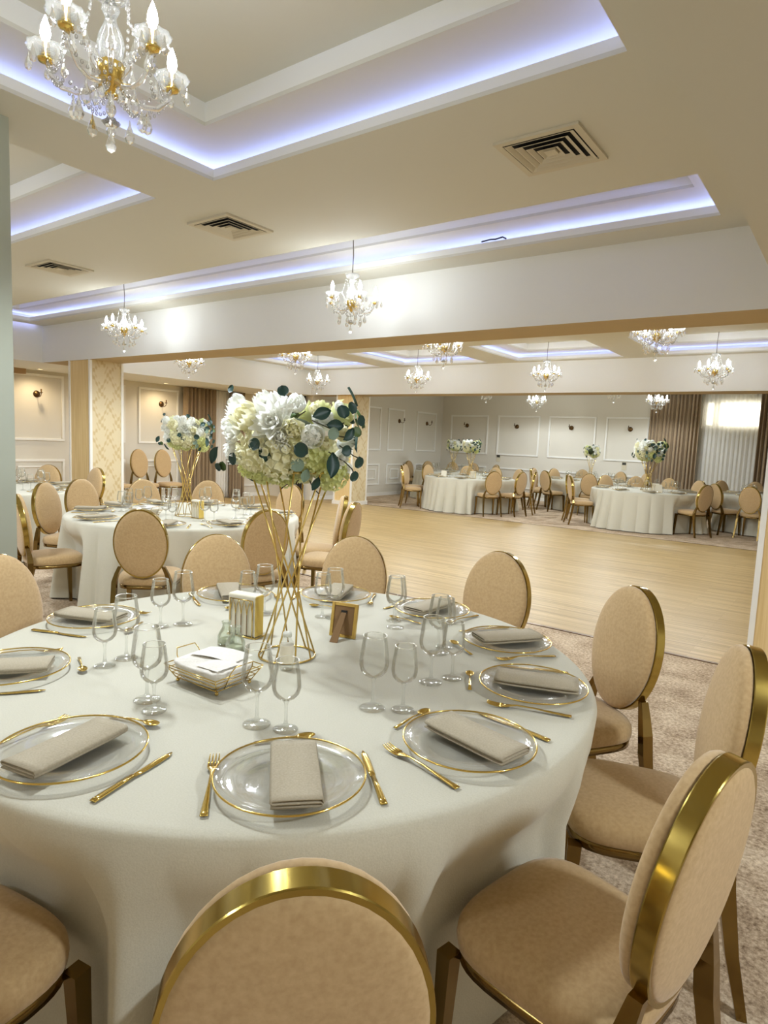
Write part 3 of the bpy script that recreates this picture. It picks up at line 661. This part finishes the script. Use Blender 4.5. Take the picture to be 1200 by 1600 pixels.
def make_glass(k, nm):
    r_ = thing(nm, 'g', 'glass'); h = 0.213*k
    foot = MB().lathe([(0.0005, 0.0), (0.036*k, 0.0), (0.037*k, 0.002), (0.033*k, 0.004), (0.018*k, 0.008), (0.008*k, 0.014), (0.0048, 0.024), (0.004, 0.045), (0.0042, 0.07*k), (0.0055, 0.082*k), (0.009, 0.088*k), (0.0005, 0.091*k)], 28)
    obj('stem', foot, GLASSB, r_)
    bowl = MB().lathe([(0.002, 0.088*k), (0.012*k, 0.091*k), (0.028*k, 0.100*k), (0.038*k, 0.112*k), (0.0425*k, 0.128*k), (0.0425*k, 0.140*k), (0.040*k, 0.165*k), (0.0355*k, 0.195*k), (0.033*k, 0.212*k)], 36); bowl.f = bowl.f[:-2]; bowl.sm = bowl.sm[:-2]
    obj('bowl', bowl, GLASS, r_); obj('rim', MB().torus(0.033*k, 0.0011, 36, 5, (0, 0, 0.2125*k)), mat('bright rim', (0.9, 0.87, 0.75), 0.15, 0.6), r_); return r_
PC, PN, PF, PK, PS, PW, PG = FirstUse(make_charger()), FirstUse(make_napkin()), FirstUse(make_fork()), FirstUse(make_knife()), FirstUse(make_spoon()), FirstUse(make_glass(1.0, 'wine_glass')), FirstUse(make_glass(0.885, 'water_glass'))
def setting(key, deg, where, glasses=None, small=False, jit=0, rnd=None, r0=0.852):
    c = TC[key]; a = math.radians(deg); inn = Vector((-math.cos(a), -math.sin(a))); rt = Vector((inn.y, -inn.x)); rz = a+PI/2
    def P(x, y): q = Vector(c)-inn*r0+rt*x+inn*y; return (q.x, q.y)
    tn = key+' table'; rr = lambda s_: rnd.uniform(-s_, s_) if rnd else 0
    nm = {'front': 'front table', 'second': 'second table', 'left': 'left table'}[key]
    g = lambda s_: '%s on the %s' % (s_, nm)
    PC.put('gold-rimmed glass charger on %s, %s' % (nm, where), (*P(0, 0), ZT), rz, g('gold-rimmed chargers'))
    PN.put('folded taupe napkin on %s, %s' % (nm, where), (*P(0.01+rr(.01), -0.01), ZT+0.021), rz+0.0+rr(.12), g('folded napkins'))
    PF.put('gold fork on %s, %s' % (nm, where), (*P(-0.172+rr(.012), 0.0), ZT), rz+rr(.05), g('gold forks'))
    PK.put('gold knife on %s, %s' % (nm, where), (*P(0.186+rr(.012), 0.008), ZT), rz+rr(.05)+0.06, g('gold knives'))
    PS.put('gold spoon on %s, %s' % (nm, where), (*P(0.0+rr(.02), 0.198), ZT), rz-PI/2+rr(.2)+0.15, g('gold spoons'))
    gl = glasses or ((-0.062, 0.31), (0.002, 0.262))
    PW.put('tall wine glass on %s, %s' % (nm, where), (*P(*gl[0]), ZT), rz, g('wine glasses')); PG.put('shorter stemmed glass on %s, %s' % (nm, where), (*P(*gl[1]), ZT), rz, g('shorter glasses'))
rnd = random.Random(5)
WH = ['setting nearest the camera', 'first setting right of the nearest', 'second setting right of the nearest', 'third setting right of the nearest', 'setting at the back right', 'setting at the back behind the photo frame', 'setting at the back behind the napkin holder', 'setting at the back left', 'setting at the left edge', 'first setting left of the nearest']
GLS = [((-.081, .298), (-.006, .262)), ((-.043, .325), (.019, .264)), ((-.060, .314), (.001, .256)), ((-.058, .300), (.002, .254)), ((-.038, .298), (.030, .227)), ((-.066, .349), (-.015, .345)), ((-.061, .326), (.012, .325)), ((-.131, .32), (-.066, .264)), ((-.066, .328), (-.005, .267)), ((-.099, .318), (-.028, .276))]
for i in range(10):
    setting('front', ANG[i] if i != 8 else -124.9, WH[i], GLS[i], False, 0, None if i < 3 else rnd, 0.848)
WH2 = ['nearest place, behind its brown chair back', 'right-hand place, behind the vase rods', 'right end place', 'far right place', 'far middle place', 'far place right of its vase', 'far place left of its vase', 'far left place', 'left end place', 'near left place']
for i, d in enumerate((-48, -14, 21, 52, 90, 128, 163, -168, -138, -95)): setting('second', d, WH2[i], None, True, 0, rnd)
for d, s_ in ((92, 'place before the wood pillar'), (128, 'far place by the wall'), (55, 'right-hand place'), (18, 'right end place')): setting('left', d, s_, None, True, 0, rnd)
for k, nm in (('fl', 'left far table'), ('fb', 'far corner table'), ('fm', 'middle far table'), ('fr', 'right far table'), ('fe', 'far right-edge table')):
    for i in range(9):
        d = 40*i+rnd.uniform(-5, 5)+{'fl': 5, 'fb': 12, 'fm': 20, 'fr': 10, 'fe': 0}[k]; a = math.radians(d); inn = Vector((-math.cos(a), -math.sin(a))); rt = Vector((inn.y, -inn.x)); c = Vector(TC[k])
        P = lambda x, y: (*(c-inn*0.85+rt*x+inn*y),)
        q = P(0, 0); PC.put('gold-rimmed glass charger set out on the %s' % nm, (*q, ZT), a, 'chargers on the '+nm)
        PN.put('folded napkin lying on its charger on the %s' % nm, (*q, ZT+0.021), a+PI/2, 'napkins on the '+nm)
        PW.put('tall wine glass standing on the %s' % nm, (*P(-0.06, .31), ZT), a, 'wine glasses on the '+nm); PG.put('shorter stemmed glass standing on the %s' % nm, (*P(0.0, .26), ZT), a, 'shorter glasses on the '+nm)

# ------------------------------------------------------------------ centrepieces: rod vases and bouquets
def make_vase():
    r_ = thing('rod_vase', 'v', 'vase'); R0, R1, H = 0.097, 0.138, 0.645
    obj('base_ring', MB().torus(R0, 0.0035, 48, 6, (0, 0, 0.0035)), GOLDW, r_); obj('top_ring', MB().torus(R1, 0.0035, 48, 6, (0, 0, H)), GOLDW, r_)
    for i in range(9):
        a = 2*PI*i/9+0.2; b_ = a+math.radians(146)
        obj('rod', MB().tube([pol(R0, a, 0.004), pol(R1, b_, H)], 0.0032, 6), GOLDW, r_)
    obj('flower_tray', MB().lathe([(0.001, H-0.01), (0.13, H-0.004), (0.136, H+0.004), (0.001, H+0.008)], 32), GOLDW, r_)
    return r_
vase = FirstUse(make_vase())
def petal(b, M, L, Wd, cup, curl, tip=0.3, n=4):
    def fn(u_, v_):
        w_ = Wd*math.sin(PI*min(1, 0.12+0.88*(u_*0.92+0.04)))**0.6*(1-(1-tip)*max(0, u_-0.6)/0.4*0.9); s_ = (v_-0.5)*2
        return (M @ Vector((s_*w_*0.5, L*u_*math.cos(curl*u_), L*u_*math.sin(curl*u_)+cup*(s_*s_)*Wd*0.5+0.02*L*math.sin(9*s_+5*u_))))
    b.grid(fn, n, 4)
def bloom(kind, seed, R=1.0):
    """unit bloom, outward axis +z, radius about 1"""
    rnd_ = random.Random(seed); b = MB()
    if kind == 'dahlia':
        for L, n, el in ((1.05, 11, 0.05), (0.92, 10, 0.35), (0.72, 9, 0.7), (0.5, 8, 1.0), (0.3, 6, 1.3)):
            for i in range(n):
                a = 2*PI*i/n+rnd_.uniform(-.15, .15)+el*3
                petal(b, Matrix.Rotation(a, 4, 'Z') @ Matrix.Rotation(el+rnd_.uniform(-.1, .1), 4, 'X'), L, 0.42*L+0.1, 0.35, 0.25, 0.12)
    elif kind == 'hydrangea':
        n = 58
        for i in range(n):
            z = 1-1.55*(i+0.5)/n; r2 = math.sqrt(max(0, 1-z*z)); a = 2.39996*i; d = Vector((r2*math.cos(a), r2*math.sin(a), z))
            Q = d.to_track_quat('Z', 'Y').to_matrix().to_4x4(); k = 0.86+rnd_.uniform(-.08, .10)
            for j in range(4): petal(b, Matrix.Translation(d*k) @ Q @ Matrix.Rotation(PI/2*j+a, 4, 'Z') @ Matrix.Rotation(0.25+rnd_.uniform(-.2, .3), 4, 'X'), 0.24, 0.26, 0.3, 0.3, 0.7, 2)
        b.ball((0, 0, 0), 0.78, 12, 8)
    else:                                # peony / rose: nested cups
        for L, n, el, off in ((1.0, 7, 0.35, 0.10), (1.0, 7, 0.75, 0.06), (0.95, 6, 1.05, 0.03), (0.85, 6, 1.25, 0.0), (0.72, 5, 1.42, 0.0), (0.6, 4, 1.5, 0)):
            for i in range(n):
                a = 2*PI*i/n+rnd_.uniform(-.2, .2)+el*2
                petal(b, Matrix.Rotation(a, 4, 'Z') @ Matrix.Translation((0, 0.08+off, -0.25)) @ Matrix.Rotation(el+rnd_.uniform(-.08, .08), 4, 'X'), L, 0.95*L, 0.42, 0.75 if kind == 'peony' else 0.45, 0.6, 5)
    return b
BL = {}
for kd in ('dahlia', 'hydrangea', 'peony', 'rose'):
    for cn, cm in (('white', PETW), ('cream', PETC), ('green', PETG)): BL[kd, cn] = bloom(kd, len(BL)).mesh(kd, cm)
def leaf_mb(round_):
    b = MB()
    def fn(u_, v_):
        s_ = (v_-0.5)*2; w_ = (math.sqrt(max(0, 1-(2*u_-1)**2)) if round_ else math.sin(PI*u_)**0.8)*(0.48 if round_ else 0.3)
        return (s_*w_, u_, 0.12*s_*s_-0.15*(u_-0.5)**2)
    return b.grid(fn, 8, 4)
LF = {(s_, n): leaf_mb(s_ == 'round').mesh('leaf', M_) for s_ in ('round', 'long') for n, M_ in (('dark', LEAFD), ('green', LEAFG), ('silver', LEAFS))}
def fit(c, d, s_, roll=0.0):
    """matrix taking +z to d at c with scale s_"""
    return Matrix.Translation(c) @ Vector(d).to_track_quat('Z', 'Y').to_matrix().to_4x4() @ Matrix.Rotation(roll, 4, 'Z') @ Matrix.Diagonal((s_, s_, s_, 1))
# bouquet frame: local x = right, local -y = towards the viewer, z = up
def make_bouquet(seed):
    rnd_ = random.Random(seed); root = thing('bouquet', 'b', 'flowers')
    def add(me, nm, M_): o = link(nm, me, root); o.matrix_local = M_; return o
    def surf(x, z, k=1.0):
        q = max(0.04, 1-(x/0.24)**2-(z/0.18)**2); return Vector((x, -0.185*math.sqrt(q)*k, z))
    obj('foam', MB().ball((0, 0, -0.02), 0.10, 14, 10, 0.8), mat('moss foam', lin(58, 66, 40), 0.95), root)
    # (kind, colour, x, z, radius, depth factor), x/z in metres from the bouquet centre
    S = 1/468.0
    px = lambda u_, v_: ((u_-462)*S, (668-v_)*S)
    V = [('peony', 'cream', 393, 640, 33, 1.0), ('peony', 'white', 371, 622, 27, .8), ('dahlia', 'white', 437, 646, 45, 1.05), ('rose', 'cream', 474, 660, 22, 1.0), ('peony', 'white', 503, 668, 28, 1.0), ('peony', 'white', 474, 618, 23, .8), ('peony', 'white', 441, 612, 22, .6),
         ('hydrangea', 'cream', 408, 700, 34, 1.0), ('hydrangea', 'cream', 446, 708, 36, 1.0), ('hydrangea', 'green', 428, 724, 30, .8), ('hydrangea', 'green', 535, 735, 27, .9), ('hydrangea', 'green', 510, 706, 25, .9), ('peony', 'white', 375, 700, 28, .9), ('rose', 'white', 361, 655, 20, .8), ('rose', 'cream', 545, 662, 17, .7), ('rose', 'white', 545, 700, 20, .8), ('rose', 'white', 538, 620, 14, .4), ('hydrangea', 'green', 395, 724, 22, .6), ('hydrangea', 'green', 478, 724, 22, .8), ('rose', 'white', 459, 690, 16, 1.0), ('rose', 'cream', 502, 626, 15, .5), ('peony', 'white', 415, 612, 22, .5), ('rose', 'white', 520, 640, 18, .8), ('peony', 'cream', 520, 680, 20, .85), ('rose', 'white', 455, 670, 17, 1.0), ('hydrangea', 'cream', 480, 700, 24, .95), ('rose', 'white', 372, 668, 22, .9), ('hydrangea', 'green', 455, 738, 20, .6), ('hydrangea', 'green', 415, 736, 18, .5), ('rose', 'cream', 490, 735, 16, .6)]
    for kd, cn, u_, v_, r_, k in V:
        x, z = px(u_, v_); p = surf(x, z, k); d = Vector((x*1.1, p.y*1.0-0.02, z*1.2)); d.normalize(); rr = r_*S*0.98
        add(BL[kd, cn], kd, fit(p-d*rr*0.55, d, rr, rnd_.uniform(0, 6)))
    for i in range(16):                  # far side of the ball
        a = rnd_.uniform(0.05, PI-0.05); zz = rnd_.uniform(-0.12, 0.12); p = Vector((0.19*math.cos(a), 0.17*math.sin(a), zz)); d = Vector((p.x, p.y, zz*1.2)).normalized(); rr = rnd_.uniform(.045, .065)
        add(BL[rnd_.choice(['peony', 'hydrangea', 'rose', 'dahlia']), rnd_.choice(['white', 'cream', 'green'])], 'blossom', fit(p*0.85, d, rr, rnd_.uniform(0, 6)))
    Lv = [('long', 'dark', 350, 690, 34, 2.6), ('round', 'dark', 383, 697, 22, 2.9), ('round', 'dark', 412, 678, 22, -2.2), ('round', 'dark', 477, 683, 26, -2.0), ('round', 'dark', 458, 612, 20, 0.3), ('round', 'dark', 371, 606, 15, 0.7), ('round', 'silver', 484, 700, 24, 2.9), ('long', 'dark', 500, 640, 36, -1.2), ('long', 'dark', 520, 650, 34, -1.6), ('long', 'dark', 530, 690, 44, 3.0), ('round', 'silver', 525, 670, 22, -.8), ('round', 'dark', 543, 690, 20, -1.3), ('long', 'silver', 495, 715, 26, 2.9), ('long', 'dark', 510, 728, 26, 2.7),
          ('round', 'dark', 546, 640, 24, 0.25), ('round', 'dark', 556, 632, 22, -0.1), ('round', 'green', 557, 655, 19, -1.9), ('round', 'dark', 563, 643, 20, -1.4), ('round', 'dark', 566, 714, 22, 0.1), ('round', 'dark', 563, 718, 20, 3.0), ('round', 'dark', 351, 715, 16, 2.8), ('round', 'green', 358, 712, 18, 3.0), ('long', 'dark', 425, 690, 30, -2.3), ('long', 'dark', 545, 672, 30, -1.0)]
    for sh, cn, u_, v_, L, ang in Lv:
        x, z = px(u_, v_); p = surf(x, z, 0.97); p.y -= 0.012; up = Vector((-math.sin(ang), 0, math.cos(ang)))
        nrm = Vector((x*1.2+rnd_.uniform(-.1, .1), -0.3, z+rnd_.uniform(-.05, .1))).normalized(); yv = (up-nrm*up.dot(nrm)).normalized(); xv = yv.cross(nrm)
        M_ = Matrix((xv, yv, nrm)).transposed().to_4x4(); M_.translation = p; s_ = L*S*0.88
        add(LF[sh, cn], 'leaf', M_ @ Matrix.Diagonal((s_, s_, s_, 1)))
    for i in range(14):                  # leaves tucked between blooms all round
        a = rnd_.uniform(0, PI); zz = rnd_.uniform(-.14, .12); p = Vector((0.21*math.cos(a), 0.19*math.sin(a), zz)); d = p.normalized()
        add(LF[rnd_.choice(['round', 'long']), rnd_.choice(['dark', 'green'])], 'leaf', fit(p, d, .07, rnd_.uniform(0, 6)))
    sp = lambda u_, v_, k=1.0: tuple(surf(*px(u_, v_), k))
    for pts in ([(500, 645), (525, 655), (545, 646)], [(530, 665), (552, 668), (562, 650)], [(525, 690), (548, 705), (558, 716), (562, 725)], [(540, 680), (560, 695), (572, 700)], [(496, 735), (498, 748), (508, 757)], [(480, 640), (490, 632)]):
        obj('sprig', MB().tube([sp(*q) for q in pts], 0.0022, 5), STEM, root)
    return root
bq = FirstUse(make_bouquet(3)); YAW = math.atan2(RIGHT.y, RIGHT.x)
ZV = ZT+0.645; CB = ZT+0.745
def centre(key, dx, dy, zs, vl, bl, rot, sc=1.0):
    x, y = TC[key][0]+dx, TC[key][1]+dy
    v_ = vase.put(vl, (x, y, ZT), rot, 'gold rod vases on the tables', (sc, sc, zs)); b_ = bq.put(bl, (x, y, ZT+0.645*zs+0.118*sc), YAW+rot, 'white bouquets on the vases', (sc, sc, sc)); return v_, b_
centre('front', 0.01, 0.0, 1.0, 'tall gold rod vase on the front table, largest', 'large white bouquet with dark leaves in the tall front vase', 0.0)
centre('second', 0.115, -0.09, 1.0, 'gold rod vase on the second table, left of the front vase', 'white bouquet on the second table, before the curtains', 0.45)
centre('fl', 0, 0, 0.95, 'gold vase on the left far table, right of two', 'right of two white bouquets near the far room corner', -0.5)
centre('fb', 0, 0, 0.95, 'gold vase on the far corner table, left of two', 'left of two white bouquets near the far room corner', 0.8)
centre('fm', 0, 0, 0.95, 'slim gold vase on the middle far table', 'small green and white bouquet in the middle of the far wall', 1.2)
centre('fr', 0.03, 0.0, 1.0, 'gold vase on the right far table before the taupe curtain', 'wide white bouquet before the taupe curtain on the right far table', -0.9, 1.4)
centre('fe', 0.0, 0.0, 0.95, 'gold vase on the far right-edge table', 'white bouquet cut by the wooden pillar at the right edge', 0.5)

# ------------------------------------------------------------------ small things on the tables
def rect_ring(b, hx, hy, z, r_): return b.tube([(-hx, -hy, z), (0, -hy, z), (hx, -hy, z), (hx, 0, z), (hx, hy, z), (0, hy, z), (-hx, hy, z), (-hx, 0, z)], r_, 6, True)
def make_basket():
    r_ = thing('wire_basket', 'b', 'basket')
    f = MB()
    for k, z in ((0.0, 0.014), (0.35, 0.03), (0.7, 0.046), (1.0, 0.058)):
        hx, hy = 0.092+0.024*k, 0.068+0.026*k
        for p, q in (((-hx, -hy), (hx, -hy)), ((hx, -hy), (hx, hy)), ((hx, hy), (-hx, hy)), ((-hx, hy), (-hx, -hy))): f.tube([(*p, z), (*q, z)], 0.0016, 6)
    for sx in (-1, 1):
        for sy in (-1, 1): f.tube([(sx*0.092, sy*0.068, 0.014), (sx*0.116, sy*0.094, 0.058)], 0.0016, 6)
    for i in range(7): x = -0.078+0.026*i; f.tube([(x, -0.068, 0.014), (x, 0.068, 0.014)], 0.0012, 5)
    obj('wire_frame', f, GOLDW, r_)
    for sx in (-1, 1):
        obj('handle', MB().tube([(sx*0.092, -0.04, 0.014), (sx*0.122, -0.042, 0.07), (sx*0.132, -0.034, 0.088), (sx*0.132, 0.034, 0.088), (sx*0.122, 0.042, 0.07), (sx*0.092, 0.04, 0.014)], 0.0018, 6), GOLDW, r_)
        for sy in (-1, 1): obj('foot', MB().ball((sx*0.088, sy*0.064, 0.006), 0.006, 8, 6).tube([(sx*0.088, sy*0.064, 0.006), (sx*0.09, sy*0.066, 0.014)], 0.002), GOLDW, r_)
    return r_
bas = FirstUse(make_basket())
def make_liner():
    b = MB(); rnd_ = random.Random(2)
    out = lambda k, z, n=48: [((0.108*k)*sup(math.cos(2*PI*j/n), 0.35), (0.084*k)*sup(math.sin(2*PI*j/n), 0.35), z+0.002*math.sin(5*j)) for j in range(n)]
    b.loft([out(0.80, 0.017), out(0.88, 0.03), out(0.97, 0.055), out(1.0, 0.066), out(0.95, 0.070), out(0.5, 0.070), out(0.02, 0.071)])
    b.grid(lambda u_, v_: (-0.09+0.16*u_, -0.02+0.085*v_+0.03*u_, 0.074+0.006*math.sin(PI*u_)+0.004*v_), 10, 6)
    b.grid(lambda u_, v_: (0.0+0.095*u_, -0.07+0.09*v_, 0.073+0.007*math.sin(PI*u_)*math.sin(PI*v_)+0.003*u_), 8, 6)
    return tag(obj('cloth_liner', b, LINER), 'l', 'napkin')
lin_ = FirstUse(make_liner())
bas.put('gold wire bread basket on the front table', (-1.525, 1.235, ZT), 0.03, 'gold wire bread baskets'); lin_.put('white folded cloth lining the front wire basket', (-1.525, 1.235, ZT), 0.03, 'basket cloths')
bas.put('gold wire bread basket on the second table', (-5.12, 3.36, ZT), 0.1, 'gold wire bread baskets'); lin_.put('white folded cloth in the basket on the second table', (-5.12, 3.36, ZT), 0.1, 'basket cloths')
def make_holder():
    r_ = thing('napkin_holder', 'h', 'napkin holder'); hx, hy, H = 0.066, 0.029, 0.158
    obj('base_plate', MB().box(-hx, hx, -hy, hy, 0.0, 0.005), GOLDW, r_)
    for sy in (-1, 1):
        y = sy*(hy+0.001); f = MB(); k = 0.052
        f.tube([(-k, y, 0.004), (-k, y, 0.145)], 0.0022).tube([(k, y, 0.004), (k, y, 0.145)], 0.0022).tube([(-k, y, 0.145), (k, y, 0.145)], 0.0022).tube([(-k, y, 0.005), (k, y, 0.005)], 0.0022)
        for i in range(4):
            x = -k+2*k/4*(i+0.5); w_ = k/4
            f.tube([(x-w_, y, 0.005), (x-w_, y, 0.09), (x-w_*0.6, y, 0.12), (x, y, 0.143), (x+w_*0.6, y, 0.12), (x+w_, y, 0.09), (x+w_, y, 0.005)], 0.0016)
        obj('arched_wire_panel', f, GOLDW, r_)
    return r_
hol = FirstUse(make_holder())
def make_stack():
    me = MB().box(-0.064, 0.064, -0.0265, 0.0265, 0.005, 0.163).mesh('paper_napkins', [PAPER, YELLOWP]); me.polygons[5].material_index = 1; me.polygons[4].material_index = 1
    o = link('paper_napkins', me); bevel(o, 0.006, 3); return tag(o, 's', 'napkins')
stk = FirstUse(make_stack())
hol.put('gold arched napkin holder on the front table', (-1.815, 1.618, ZT), 0.19, 'gold napkin holders'); stk.put('block of cream and yellow paper napkins on the front table', (-1.815, 1.618, ZT), 0.19, 'paper napkin blocks')
hol.put('gold arched napkin holder on the second table', (-4.70, 3.60, ZT), -0.1, 'gold napkin holders'); stk.put('block of yellow paper napkins on the second table', (-4.70, 3.60, ZT), -0.1, 'paper napkin blocks')
hol.put('gold napkin holder on the left far table', (-6.95, 12.8, ZT), 0.4, 'gold napkin holders'); stk.put('block of yellow napkins on the left far table', (-6.95, 12.8, ZT), 0.4, 'paper napkin blocks')
hol.put('gold napkin holder on the right far table', (-3.12, 13.1, ZT), 0.3, 'gold napkin holders'); stk.put('block of pale napkins on the right far table', (-3.12, 13.1, ZT), 0.3, 'paper napkin blocks')
# photo frame seen from behind
pf = thing('photo_frame', 'photo frame turned away, brown back and prop leg, on the front table', 'photo frame', (-1.535, 1.856, ZT), 0.235); T_ = Matrix.Rotation(-0.16, 4, 'X')
f = MB()
for q in ((-0.055, -0.042, 0, 0.132), (0.042, 0.055, 0, 0.132), (-0.042, 0.042, 0, 0.012), (-0.042, 0.042, 0.12, 0.132)): f.box(q[0], q[1], -0.005, 0.008, q[2], q[3])
g_ = MB().merge(f, T_); bevel(obj('gold_border', g_, GOLDW, pf), 0.0015)
obj('back_board', MB().merge(MB().box(-0.042, 0.042, -0.002, 0.003, 0.012, 0.12), T_), CARDB, pf)
obj('prop_leg', MB().loft([[(-0.016, -0.075, 0.0), (0.016, -0.075, 0.0), (0.016, -0.071, 0.0), (-0.016, -0.071, 0.0)], [(-0.010, 0.008, 0.095), (0.010, 0.008, 0.095), (0.010, 0.012, 0.095), (-0.010, 0.012, 0.095)]], True, True, False), CARDB, pf)
obj('hinge', MB().merge(MB().box(-0.012, 0.012, -0.007, -0.002, 0.092, 0.104), T_), BLACK, pf)
# bottles and jars
bo = thing('glass_bottle', 'small clear glass bottle with white label before the vase base', 'bottle', (-1.443, 1.465, ZT), 0.6)
obj('body', MB().lathe([(0.0005, 0.001), (0.02, 0.001), (0.0225, 0.004), (0.0225, 0.085), (0.020, 0.095), (0.0125, 0.104), (0.0125, 0.112), (0.0005, 0.113)], 24), GLASSB, bo)
obj('label', MB().lathe([(0.0228, 0.028), (0.0229, 0.029), (0.0229, 0.084), (0.0228, 0.085)], 24), PAPER, bo)
obj('cap', MB().lathe([(0.0005, 0.112), (0.015, 0.112), (0.015, 0.122), (0.013, 0.126), (0.0005, 0.127)], 20), mat('clear cap', lin(226, 226, 214), 0.3), bo)
for x, y, k, l in ((-1.782, 1.497, 0.93, 'small greenish glass bottle beside the napkin holder, left of two'), (-1.692, 1.463, 1.0, 'small pale glass bottle beside the napkin holder, right of two')):
    j = thing('glass_jar', l, 'bottle', (x, y, ZT), 0, 'small glass bottles by the napkin holder'); j.scale = (k, k, k)
    obj('body', MB().lathe([(0.0005, 0.001), (0.030, 0.001), (0.034, 0.006), (0.034, 0.035), (0.028, 0.05), (0.017, 0.068), (0.015, 0.08), (0.019, 0.093), (0.018, 0.094), (0.014, 0.08), (0.015, 0.07), (0.026, 0.05), (0.031, 0.034), (0.030, 0.007), (0.0005, 0.005)], 24), GREENG, j)
    obj('spices', MB().lathe([(0.0005, 0.006), (0.028, 0.007), (0.029, 0.022), (0.0005, 0.024)], 18), mat('pale contents', lin(206, 206, 178), 0.9), j)
for k, x, y, l in (('fl', -0.25, -0.75, 'white menu card standing on the left far table'), ('fr', 0.35, -0.45, 'white menu card standing on the right far table')):
    tag(obj('menu_card', MB().add([(-.06, -.03, 0), (.06, -.03, 0), (.06, 0, .15), (-.06, 0, .15), (-.06, .03, 0), (.06, .03, 0)], [(0, 1, 2, 3), (3, 2, 5, 4)], False), PAPER, None, (TC[k][0]+x, TC[k][1]+y, ZT), (0, 0, 0.6)), l, 'card')
